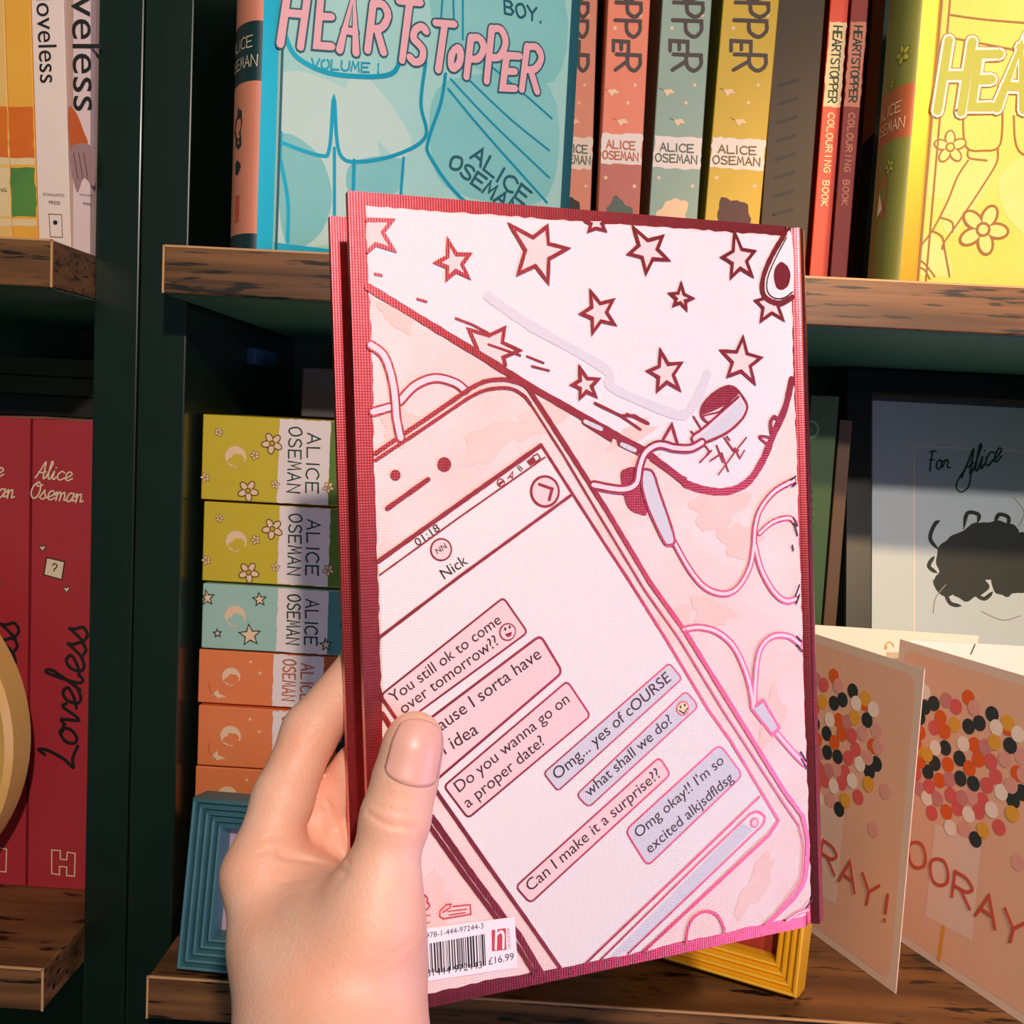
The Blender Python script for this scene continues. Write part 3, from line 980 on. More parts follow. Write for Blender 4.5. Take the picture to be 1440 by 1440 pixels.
arm = [at(466, 1470, .256, .0218), at(478, 1600, .236, .0235), at(492, 1850, .205, .0265), at(540, 2700, .160, .0330)]

def rcone(P, a, ra, b, rb):
    ab = (b - a).astype(np.float32)
    L2 = float(ab @ ab)
    t = np.clip(((P - a.astype(np.float32)) @ ab) / L2, 0, 1)
    d = P - a.astype(np.float32) - t[..., None] * ab
    return np.sqrt((d * d).sum(-1)) - (ra + (rb - ra) * t)
def smin(a, b_, k):
    h = np.clip(.5 + .5 * (b_ - a) / k, 0, 1)
    return b_ * (1 - h) + a * h - k * h * (1 - h)
def chain(P, pts, k):
    r = None
    for (a, ra), (b_, rb_) in zip(pts[:-1], pts[1:]):
        d = rcone(P, a, ra, b_, rb_)
        r = d if r is None else smin(r, d, k)
    return r
def hand_sdf(P):
    d = None
    for c in palm:
        e_ = chain(P, c, .004)
        d = e_ if d is None else smin(d, e_, .010)
    d = smin(d, chain(P, arm, .006), .008)
    d = smin(d, chain(P, thenar, .006), .010)
    d = smin(d, chain(P, thumb, .003), .006)
    fg = None
    for c in fingers:
        e_ = chain(P, c, .003)
        fg = e_ if fg is None else smin(fg, e_, .0012)
    d = smin(d, fg, .0055)
    # the book fills the gap between thumb and fingers
    q = P - TLc.astype(np.float32)
    u, v, n = q @ Wc.astype(np.float32), q @ Hc.astype(np.float32), q @ Nc.astype(np.float32)
    bx = np.maximum(np.maximum(-u, u - .16), np.maximum(np.maximum(-v, v - BH), np.maximum(n, -BT - n)))
    return np.maximum(d, -(bx - .0003))
def nets(lo, hi, h):
    """surface nets over a grid"""
    nx, ny, nz = [int((hi[i] - lo[i]) / h) + 1 for i in range(3)]
    ax = [lo[i] + h * np.arange(n, dtype=np.float32) for i, n in enumerate((nx, ny, nz))]
    D = np.empty((nx, ny, nz), np.float32)
    for i0 in range(0, nx, 16):
        g = np.stack(np.meshgrid(ax[0][i0:i0 + 16], ax[1], ax[2], indexing='ij'), -1).astype(np.float32)
        D[i0:i0 + 16] = hand_sdf(g)
    S = D < 0
    cells = np.zeros((nx - 1, ny - 1, nz - 1), np.int8)
    for dx in (0, 1):
        for dy in (0, 1):
            for dz in (0, 1):
                cells += S[dx:nx - 1 + dx, dy:ny - 1 + dy, dz:nz - 1 + dz]
    act = (cells > 0) & (cells < 8)
    idx = -np.ones(act.shape, np.int64)
    I = np.argwhere(act)
    idx[act] = np.arange(len(I))
    acc = np.zeros((len(I), 3))
    cnt = np.zeros(len(I))
    cor = [(0, 0, 0), (1, 0, 0), (0, 1, 0), (1, 1, 0), (0, 0, 1), (1, 0, 1), (0, 1, 1), (1, 1, 1)]
    for a in range(8):
        for c in range(a + 1, 8):
            A, B = np.array(cor[a]), np.array(cor[c])
            if np.abs(A - B).sum() != 1:
                continue
            da = D[I[:, 0] + A[0], I[:, 1] + A[1], I[:, 2] + A[2]]
            db = D[I[:, 0] + B[0], I[:, 1] + B[1], I[:, 2] + B[2]]
            mk = (da < 0) != (db < 0)
            t = np.where(mk, da / np.where(mk, da - db, 1), 0)
            acc += np.where(mk[:, None], A + t[:, None] * (B - A), 0)
            cnt += mk
    V = (I + acc / cnt[:, None]) * h + np.array(lo)
    F = []
    for ax_ in range(3):
        o1, o2 = [(1, 2), (2, 0), (0, 1)][ax_]
        s0 = [slice(0, None)] * 3
        s1 = [slice(0, None)] * 3
        s0[ax_] = slice(0, -1)
        s1[ax_] = slice(1, None)
        cr = S[tuple(s0)] != S[tuple(s1)]
        E_ = np.argwhere(cr)
        E_ = E_[(E_[:, o1] > 0) & (E_[:, o2] > 0) & (E_[:, o1] < D.shape[o1] - 1) & (E_[:, o2] < D.shape[o2] - 1)]
        ins = S[tuple(s0)][E_[:, 0], E_[:, 1], E_[:, 2]]
        def cid(d1, d2):
            q = E_.copy()
            q[:, o1] += d1
            q[:, o2] += d2
            return idx[q[:, 0], q[:, 1], q[:, 2]]
        Q = np.stack([cid(-1, -1), cid(0, -1), cid(0, 0), cid(-1, 0)], 1)
        Q = np.where(ins[:, None], Q, Q[:, ::-1])
        F.append(Q)
    return V, np.concatenate(F)
allp = [p for ch in [thumb, thenar, arm] + fingers + palm for p in ch]
lo = np.min([p - r for p, r in allp], 0) - .004
hi = np.max([p + r for p, r in allp], 0) + .004
V, F = nets(lo, hi, .0009)
# a little relaxing, then skin creases pressed in along the drawn lines
nb = [[] for _ in range(len(V))]
E1 = np.concatenate([F[:, [0, 1]], F[:, [1, 2]], F[:, [2, 3]], F[:, [3, 0]]])
deg = np.bincount(E1[:, 0], minlength=len(V)) + np.bincount(E1[:, 1], minlength=len(V))
qb = V - TLc
near_book = (np.abs(qb @ Nc) < .0012) | (np.abs(qb @ Nc + BT) < .0012)
for it in range(4):
    s_ = np.zeros_like(V)
    for k in range(3):
        s_[:, k] = np.bincount(E1[:, 0], V[E1[:, 1], k], len(V)) + np.bincount(E1[:, 1], V[E1[:, 0], k], len(V))
    V2 = V + .5 * (s_ / deg[:, None] - V)
    V = np.where(near_book[:, None], V, V2)
CREASE = [([(517, 1143), (545, 1160), (583, 1164)], .0009, 3.0), ([(522, 1128), (550, 1140), (590, 1146)], .0003, 3.5), ([(486, 1226), (450, 1214), (410, 1206), (392, 1200)], .0015, 4.5),
          ([(490, 1212), (470, 1180), (455, 1140)], .0013, 3.5), ([(484, 1200), (474, 1160), (460, 1128)], .0011, 3.5), ([(486, 1231), (468, 1250)], .0005, 6),
          ([(588, 1322), (560, 1338), (540, 1342)], .0003, 3), ([(440, 1236), (420, 1238), (400, 1240)], .0006, 3), ([(452, 1256), (428, 1254), (404, 1258)], .0005, 3), ([(372, 1180), (384, 1176), (396, 1178)], .0003, 3), ([(366, 1200), (380, 1196), (392, 1199)], .0003, 3), ([(600, 1300), (570, 1330), (545, 1352), (520, 1360)], .0004, 3.5)]
pxv = np.stack([720 + FPX * V[:, 0] / V[:, 2], 720 - FPX * V[:, 1] / V[:, 2]], 1)
disp = np.zeros(len(V))
for pts, dep, wd in CREASE:
    q = np.array(smooth(pts, 8))
    for a, b_ in zip(q[:-1], q[1:]):
        t = np.clip(((pxv - a) @ (b_ - a)) / max(1e-6, (b_ - a) @ (b_ - a)), 0, 1)
        d = np.linalg.norm(pxv - a - t[:, None] * (b_ - a), axis=1)
        disp = np.maximum(disp, dep * np.exp(-(d / wd) ** 2))
vdir = V / np.linalg.norm(V, axis=1)[:, None]
frontside = V[:, 2] < .30
V = V + vdir * (disp * frontside)[:, None]
hb = MB()
hw = [CAM + CR * a + CU * b_ + CF * c for a, b_, c in V]
hand_root = thing('hand', 'hand coming up from below, gripping the pink book, thumb over its back cover', 'hand', camp(470, 1470, .256))
hb.add(hw, F.tolist(), M_skin, True)
hand_mesh = hb.build('skin', hand_root)
# thumbnail: a curved plate lying on the end of the thumb
(ta, ra), (tb_, rb_) = thumb[3], thumb[5]
axs = (tb_ - ta) / np.linalg.norm(tb_ - ta)
tow = -(tb_ / np.linalg.norm(tb_))
tow = tow + np.array([.22, .05, 0])
tow = tow - axs * (tow @ axs)
tow /= np.linalg.norm(tow)
side = np.cross(axs, tow)
nl = MB()
gv, gf = [], []
NU, NV = 17, 15
Ln = np.linalg.norm(tb_ - ta)
for j in range(NV):
    t = j / (NV - 1)
    s = -.0008 + t * (Ln + .0062 - .0004)
    for i in range(NU):
        a = (i / (NU - 1) - .5) * 2
        # cuticle and free edge are both rounded
        base = .42 * math.sqrt(max(0, 1 - a * a)) + .58 if t < .5 else 1
        ss = s if t > .3 else s + (1 - t / .3) * .0036 * (1 - math.sqrt(max(0, 1 - a * a * .98)))
        if t > .7:
            ss -= (t - .7) / .3 * .0036 * (1 - math.sqrt(max(0, 1 - a * a * .98)))
        # lies on the skin: march in towards the thumb's core
        ang = a * R_(52)
        core = ta + axs * min(ss, Ln + .001)
        out_ = tow * math.cos(ang) + side * math.sin(ang)
        lift = max(0.0, ss - Ln) / .0075
        out_ = out_ * math.cos(min(1.2, lift)) + axs * math.sin(min(1.2, lift))
        q = core + out_ * .016
        for _ in range(14):
            dd = float(hand_sdf(q[None].astype(np.float32))[0])
            q = q - out_ * (dd - .00012) * .9
        if lift > .35:
            q = q + tow * (lift - .35) * .0012
        gv.append(CAM + CR * q[0] + CU * q[1] + CF * q[2])
for j in range(NV - 1):
    for i in range(NU - 1):
        gf.append([j * NU + i, j * NU + i + 1, (j + 1) * NU + i + 1, (j + 1) * NU + i])
nl.add(gv, gf, M_nail, True)
no = nl.build('thumbnail', hand_root)
md = no.modifiers.new('thickness', 'SOLIDIFY')
md.thickness = .0004
md.offset = 0

# ------------------------------------------------------------------ books and boxes
def paperback(label, cat, o, X, Yv, Zv, wd, dep, ht, mt, group=None, name='paperback_book', page=True):
    """book with its spine on the plane (X, Zv) at o; depth along Yv. Returns root, cover mesh collector, spine Plane"""
    t = thing(name, label, cat, o, group, axes_rot(X, Yv, Zv))
    c = MB()
    cv_ = .0006
    c.box(o, X, Yv, Zv, wd, .0012, ht, mt, .0004, 1)
    c.box(Vector(o) + Yv * .0006, X, Yv, Zv, cv_, dep, ht, mt)
    c.box(Vector(o) + X * (wd - cv_) + Yv * .0006, X, Yv, Zv, cv_, dep, ht, mt)
    p = MB()
    p.box(Vector(o) + X * cv_ + Yv * .0012 + Zv * .0004, X, Yv, Zv, wd - 2 * cv_, dep - .002, ht - .0008, M_page)
    p.build('page_block', t)
    return t, c, Plane(o, X, Zv)
def lean(a):
    return Matrix.Rotation(R_(a), 3, 'Y')

# ---- top shelf, left case
def edge_book(label, px0, px1, pyb, Y, ht, mt, dep=.13, a=0.0, **kw):
    """upright book whose spine spans the photo columns px0..px1 at row pyb"""
    p0, p1 = onY(px0, pyb, Y), onY(px1, pyb, Y)
    z = S_TOP if pyb < 600 else S_BOT
    X = lean(a) @ X_
    Zv = lean(a) @ Z_
    o = Vector((p0.x, Y, z + (.0001 if a == 0 else abs(math.sin(R_(a))) * (p1.x - p0.x) * (1 if a > 0 else 0) + .0001)))
    return paperback(label, 'book', o, X, Y_, Zv, min(p1.x, -.2238 if p1.x < -.2 else 9) - p0.x, dep, ht, mt, **kw)

M_or = mat('orange watercolour print', rgb(252, 168, 44), .55, noise=(26, .25, rgb(254, 196, 76)))
M_or2 = mat('pale orange watercolour print', rgb(246, 190, 96), .55, noise=(26, .25, rgb(250, 204, 120)))
M_ored = mat('red orange wash', rgb(226, 92, 24), .55, noise=(40, .25, rgb(236, 128, 30)))
M_ogr = mat('green wash', rgb(74, 132, 56), .55, noise=(40, .25, rgb(104, 156, 70)))
M_opale = mat('pale cream wash', rgb(246, 214, 160), .55)
for px0, px1, base, lab in [(-34, 17.5, M_or2, 'pale orange watercolour paperback at the end of the row beside the brighter orange one'),
                            (18, 54, M_or, 'bright orange watercolour paperback with a green band, beside the white spine')]:
    t, c, pl = edge_book(lab, px0, px1, 332, .500, .205, base, a=-2.6, group=None)
    L_ = (px0 + px1) / 2
    bands = [(150, 222, M_ored), (222, 232, M_opale), (236, 305, M_ogr if base is M_or else M_opale), (308, 318, M_opale)]
    for y0, y1, m_ in bands:
        u0, v0 = pl.uv(px0 + .3, y1)
        u1, v1 = pl.uv(px1 - .3, y0)
        wdt = pl.uv(px1, y1)[0]
        hw_ = onY(px1, 332, .5).x - onY(px0, 332, .5).x
        c.poly(pl, torn([(.0003, v0), (hw_ - .0003, v0), (hw_ - .0003, v1), (.0003, v1)], .0005, .003), m_, 1)
    if base is M_or2:
        type_on(c, pl, 'PUBLISHING', (-30, 270), (10, 270), M_text)
    c.build('cover', t)
M_lovw = mat('off white matt cover', rgb(252, 228, 212), .6)
M_lil = mat('pale lilac cover', rgb(236, 204, 200), .6, noise=(20, .3, rgb(240, 214, 210)))
M_hair = mat('orange print', rgb(206, 92, 30), .6)
M_lilac2 = mat('dusty mauve print', rgb(168, 128, 128), .6)
t, c, pl = edge_book('off white paperback with small dark lettering down its spine, left of the mauve book', 55, 100, 335, .500, .205, M_lovw, a=-2.6)
type_on(c, pl, 'loveless', (51, -3), (57, 117), M_ink, 1.0)
type_on(c, pl, 'SCHOLASTIC', (61, 275), (91, 277), M_text)
type_on(c, pl, 'PRESS', (69, 287), (85, 288), M_text)
c.line(pl, [pl.uv(*p) for p in [(69, 301), (87, 302), (88, 334), (71, 333)]], .0003, M_text, 3, True)
c.disc(pl, pl.uv(78, 313), .0012, M_ink, 3, 6)
c.build('cover', t)
t, c, pl = edge_book('pale mauve book with large dark lower case letters, against the bookcase side', 102, 140, 338, .5005, .25, M_lil, a=-.8)
type_on(c, pl, 'loveless', (100, -56), (104, 156), M_ink, .86)
c.poly(pl, [pl.uv(*p) for p in smooth([(97, 152), (108, 160), (118, 185), (124, 203), (110, 208), (99, 206)], 4, True)], M_hair, 3)
c.poly(pl, [pl.uv(*p) for p in smooth([(99, 210), (125, 203), (132, 225), (133, 262), (118, 250), (108, 270)], 4, True)], M_lilac2, 3)
for dx in (0, 7, 14):
    c.line(pl, [pl.uv(104 + dx, 215), pl.uv(110 + dx, 252)], .0003, M_text, 4)
type_on(c, pl, 'SCHOLASTIC', (112, 275), (133, 277), M_text)
type_on(c, pl, 'PRESS', (117, 288), (129, 289), M_text)
c.build('cover', t)

# ---- lower shelf, left case: two crimson books, three thin dark books lying on them, a round frame
M_crim = mat('crimson cover', rgb(182, 46, 56), .5, noise=(30, .4, rgb(188, 52, 62)))
RY = .5405
ztop = onY(70, 590, RY).z
for lab, px0, px1, dxt in [('crimson book second from the bookcase side, half behind the round frame', -52, 35, -96.5),
                      ('crimson book with white script name, dice and black script title, beside the bookcase side', 38.5, 113, 0)]:
    b0, b1 = onZ(px0, 1248, S_BOT), onZ(px1, 1257, S_BOT)
    x0 = onY(px0, 1240, RY).x
    x1 = onY(px1, 1257, RY).x if dxt else -.2262
    o = Vector((x0, RY, S_BOT + .0001))
    t, c, pl = paperback(lab, 'book', o, X_, Y_, Z_, x1 - x0, .15, ztop - S_BOT, M_crim)
    s = lambda x, y: (x + dxt, y + (0 if dxt == 0 else -6))
    cursive(c, pl, ['Ac', 'l', 'i', 'c', 'e'], s(50, 672), (12, 1.0), (5, -22), .00075, M_cream)
    cursive(c, pl, ['Oc', 's', 'e', 'm', 'a', 'n'], s(42, 700), (12.5, 1.2), (5, -23), .00075, M_cream)
    cursive(c, pl, ['Lc', 'o', 'v', 'e', 'l', 'e', 's', 's'], s(104, 1080), (3.0, -29), (-46, -14), .0018, M_ink)
    dq = [s(66, 784), s(91, 790), s(87, 815), s(62, 808)]
    c.poly(pl, [pl.uv(*p) for p in dq], M_cream, 2)
    c.line(pl, [pl.uv(*p) for p in dq], .0006, M_ink, 3, True)
    glyph(c, pl, '?', s(72, 806), (8, 1), (2, -14), .0006, M_ink, 4)
    for hx, hy in [(60, 770), (94, 828)]:
        hp = [s(hx + a, hy + d) for a, d in [(0, 5), (-4, 0), (-3, -3), (0, -1), (3, -4), (4, 0)]]
        c.poly(pl, [pl.uv(*p) for p in hp], M_cream, 2)
        c.line(pl, [pl.uv(*p) for p in hp], .0004, M_ink, 3, True)
    hq = [(73, 1195), (85, 1196), (85, 1208), (94, 1209), (95, 1198), (106, 1200), (105, 1232), (94, 1231), (94, 1219), (84, 1218), (84, 1230), (73, 1228)]
    c.line(pl, [pl.uv(*s(*p)) for p in hq], .0006, M_cream, 3, True)
    c.build('cover', t)
M_olive = mat('dark olive cover', rgb(58, 56, 30), .6)
M_navy = mat('near black cover', rgb(26, 24, 26), .6)
zz = ztop + .0003
for i, (lab, mt, th) in enumerate([('near black thin book lying on the crimson books, lowest of three', M_navy, .0125), ('dark olive thin book lying between two others on the crimson books', M_olive, .0115),
                                   ('dark olive thin book lying topmost on the crimson books', M_olive, .0115)]):
    x0 = -.375
    t, c, pl = paperback(lab, 'book', Vector((-.2262 - i * .0006, .630 + i * .001, zz)), -Z_ * -1, Y_, X_ * -1, th, .09, .145, mt)
    type_on(c, Plane(Vector((-.37, .630 + i * .001, zz)), X_, Z_), 'novel', (.112, .003), (.138, .003), M_ink, px=False)
    c.build('cover', t)
    zz += th + .0003
M_gold = mat('honey coloured wood', rgb(234, 176, 84), .4, noise=(30, .3, rgb(242, 192, 104), (1, .1, 1)))
M_disc = mat('pale face', rgb(240, 220, 196), .7)
rY = .497
edge_x = onY(27, 1030, rY).x
rad = .095
cxy = Vector((edge_x - rad, rY, S_BOT + rad + .0002))
t = thing('round_frame', 'round honey coloured wooden frame with a pale face, standing before the crimson books', 'frame', (cxy.x, rY, S_BOT))
rm = MB()
prf = [(rad - .0125, 0), (rad - .0115, -.006), (rad - .008, -.0085), (rad - .0065, -.007), (rad - .003, -.0085), (rad, -.0055), (rad, .012), (rad - .0125, .012)]
NS = 96
vs_ = []
for k in range(NS):
    a = 2 * math.pi * k / NS
    for r, y in prf:
        vs_.append(cxy + Vector((r * math.cos(a), y, r * math.sin(a))))
n = len(prf)
rm.add(vs_, [[k * n + i, k * n + (i + 1) % n, ((k + 1) % NS) * n + (i + 1) % n, ((k + 1) % NS) * n + i] for k in range(NS) for i in range(n)], M_gold, False)
rm.build('rim', t)
dm = MB()
dm.add([cxy + Vector((r, y, 0)) for r, y in []], [], M_disc)
vv = [cxy + Vector(((rad - .0125) * math.cos(2 * math.pi * k / 64), y, (rad - .0125) * math.sin(2 * math.pi * k / 64))) for y in (.001, .006) for k in range(64)]
dm.add(vv, [list(range(64))[::-1], list(range(64, 128))] + [[k, (k + 1) % 64, 64 + (k + 1) % 64, 64 + k] for k in range(64)], M_disc)
dm.build('face', t)

# ---- top shelf, right case: two hardbacks shown cover out, paperbacks between
def hardback(label, hinge, ang, wd, ht, th, rows_, m_cover, m_joint, bulge=.008, name='hardback_book'):
    """cover faces the room, spine at its left; hinge = front left corner of the cover on the board"""
    X = Matrix.Rotation(R_(ang), 3, 'Z') @ X_
    Yv = Matrix.Rotation(R_(ang), 3, 'Z') @ Y_
    o = Vector(hinge)
    t = thing(name, label, 'book', o, None, axes_rot(X, Yv, Z_))
    bd = .0026
    f = MB()
    f.box(o + X * .008, X, Yv, Z_, wd - .008, bd, ht, m_cover, .0006, 1)
    f.box(o + X * .0005 + Yv * .0008, X, Yv, Z_, .009, bd - .0012, ht, m_joint, .0004, 1)
    bk = MB()
    bk.box(o + X * .002 + Yv * (th - bd), X, Yv, Z_, wd - .002, bd, ht, m_cover, .0006, 1)
    bk.build('back_cover', t)
    s = MB()
    rs = Round(o + X * .0008, X, Yv, th, bulge)
    cuts = [0.0]
    for a, c_ in rows_:
        cuts.append(a)
    for (z0, z1), (_, m_) in zip(zip(cuts[:-1], cuts[1:]), rows_):
        NR = 24
        vs2 = []
        for z in (z0, z1):
            for k in range(NR + 1):
                vs2.append(rs.o + rs.at(math.pi * k / NR, 0) + Z_ * z)
        s.add(vs2, [[k + 1, k, NR + 1 + k, NR + 2 + k] for k in range(NR)], m_)
        for zz_, base_ in ((z0, 0), (z1, NR + 1)):
            s.add([vs2[base_ + k] for k in range(NR + 1)], [list(range(NR + 1)) if base_ else list(range(NR, -1, -1))], m_)
    p = MB()
    p.box(o + X * .0026 + Yv * (bd + .0002) + Z_ * .0035, X, Yv, Z_, wd - .006, th - 2 * bd - .0004, ht - .007, M_page)
    p.build('page_block', t)
    return t, f, s, Plane(o, X, Z_), rs

M_teal = mat('pale teal print', rgb(158, 216, 200), .55, noise=(16, .25, rgb(182, 224, 208)), bump=('weave', 300, .1))
M_teal2 = mat('mid teal wash', rgb(122, 200, 190), .55, noise=(22, .25, rgb(144, 210, 198)))
M_teal3 = mat('grey green wash', rgb(196, 226, 206), .55, noise=(22, .25, rgb(206, 230, 210)))
M_cyan = mat('cyan foil', rgb(24, 178, 206), .35, .55)
M_cyand = mat('deep teal ink', rgb(12, 92, 104), .5)
M_salm = mat('salmon cover', rgb(224, 134, 104), .55, noise=(30, .3, rgb(228, 144, 114)))
M_pinkt = mat('pink title ink', rgb(244, 180, 180), .55)
TW = .157
hp = onY(358, 349, .4615)
M_spd = mat('dark teal band', rgb(14, 52, 54), .5)
zrow = lambda y, px, Y: onY(px, y, Y).z - S_TOP
t, f, s, cp, spn = hardback('pale teal hardback facing out on the top shelf, with a pink title', (hp.x, .4615, S_TOP + .0001), 27, TW, .216, .034,
    [(zrow(332, 335, .47), M_spd), (zrow(121, 335, .47), M_salm), (zrow(38, 335, .47), M_spd), (.213, M_salm)], M_teal, M_cyan)
def cz(x, y):
    return cp.uv(300 + x / 2.88, y / 2.88)
# washes and loose cyan foil lines
for pts, m_ in [([(240, 330), (520, 350), (640, 480), (700, 900), (520, 980), (210, 960)], M_teal3), ([(940, 330), (1360, 350), (1350, 800), (980, 780), (880, 600)], M_teal2),
                ([(260, 560), (420, 620), (480, 800), (420, 960), (290, 980)], M_teal2), ([(900, -40), (1390, -60), (1380, 330), (1000, 240)], M_teal2),
                ([(560, 660), (760, 640), (740, 780), (560, 800)], M_teal2), ([(540, 340), (640, 330), (800, 560), (740, 640), (600, 480)], M_teal3)]:
    q = [cz(*p) for p in pts]
    q = [(min(max(u, .010), TW - .004), max(v, .004)) for u, v in smooth(q, 5, True)]
    c_ = f.poly(cp, q, m_, 1)
for pts, wd in [([(240, -100), (300, 170), (380, 260), (520, 305), (720, 300), (760, 200)], .0022), ([(205, 525), (260, 570), (430, 630), (470, 600), (488, 395), (510, 620), (600, 655), (760, 620), (860, 550), (840, 420), (860, 250)], .0017),
                ([(255, 580), (300, 800), (300, 980)], .0017), ([(490, 600), (490, 960)], .0015), ([(570, 650), (560, 960)], .0017), ([(770, 640), (750, 900)], .0014),
                ([(940, 300), (920, 420), (870, 570), (880, 640), (1000, 800), (1200, 950)], .0017), ([(950, 360), (1100, 540), (1350, 820)], .0012),
                ([(960, 320), (1130, 500), (1360, 720)], .0010), ([(1010, 300), (1200, 480), (1360, 610)], .0010), ([(1090, 240), (1280, 400), (1370, 480)], .0010),
                ([(970, -40), (975, 120)], .0010), ([(1010, -40), (1010, 160)], .0010), ([(930, -40), (920, 100)], .0010)]:
    q = [(min(max(u, .010), TW - .003), max(v, .003)) for u, v in smooth([cz(*p) for p in pts], 6)]
    f.line(cp, q, wd, M_cyan, 3)
q0 = [(.0085, .0012), (TW - .001, .0012)]
f.line(cp, q0, .006, M_cyan, 3, rnd=False)
f.line(cp, [(TW - .0025, .0), (TW - .0025, .216)], .005, M_cyand, 4, rnd=False)
f.line(cp, [(.0095, .0), (.0095, .216)], .0012, M_cyand, 4, rnd=False)
for ch, x0, y0, x1, y1 in [('H', 270, -75, 400, 180), ('E', 415, -50, 510, 185), ('A', 510, -25, 610, 205), ('R', 622, 15, 722, 205), ('T', 720, 0, 850, 240),
                           ('S', 790, 105, 874, 250), ('T', 872, 90, 985, 280), ('O', 955, 195, 1010, 275), ('P', 1022, 152, 1106, 312), ('P', 1104, 115, 1196, 330),
                           ('E', 1168, 222, 1246, 357), ('R', 1246, 188, 1342, 364)]:
    o = (300 + x0 / 2.88, y1 / 2.88)
    glyph(f, cp, ch, o, ((x1 - x0) / 2.88 * .66, 0 + (y1 - y0) / 2.88 * .05), ((x1 - x0) / 2.88 * .24, -(y1 - y0) / 2.88), .0033, M_pinkt, 8, outline=(M_cyand, .0016))
hand(f, cp, 'VOLUME 1', (300 + 395 / 2.88, 275 / 2.88), (12.4, 1.0), (1, -13), .0008, M_cyan, layer=5)
hand(f, cp, 'BOY.', (300 + 1180 / 2.88, 55 / 2.88), (14, 3.5), (-1, -19), .0011, M_cyand, layer=5)
hand(f, cp, 'ALICE', (300 + 1040 / 2.88, 640 / 2.88), (16, 14), (10, -18), .0013, M_cyand, layer=5)
hand(f, cp, 'OSEMAN', (300 + 950 / 2.88, 670 / 2.88), (16, 12.5), (10, -16), .0013, M_cyand, layer=5)
f.build('front_cover', t)
zr = lambda y: zrow(y, 335, .47)
hand(s, spn, 'ALICE', (.0235, zr(74)), (-.0040, 0), (0, .0048), .0004, M_cream, px=False)
hand(s, spn, 'OSEMAN', (.0250, zr(101)), (-.0040, 0), (0, .0048), .0004, M_cream, px=False)
M_headd = mat('dark blot print', rgb(22, 44, 46), .6)
s.poly(spn, blob((.0140, zr(184)), .0042, .0088, 26, .3, 4), M_headd, 2)
s.poly(spn, blob((.0135, zr(238)), .0030, .0032, 16, .2, 6), M_headd, 2)
M_rlogo = mat('faded red logo', rgb(206, 86, 60), .6)
s.poly(spn, [(.0105, zr(315)), (.0150, zr(315)), (.0150, zr(277)), (.0105, zr(277))], M_rlogo, 2)
s.build('spine', t)

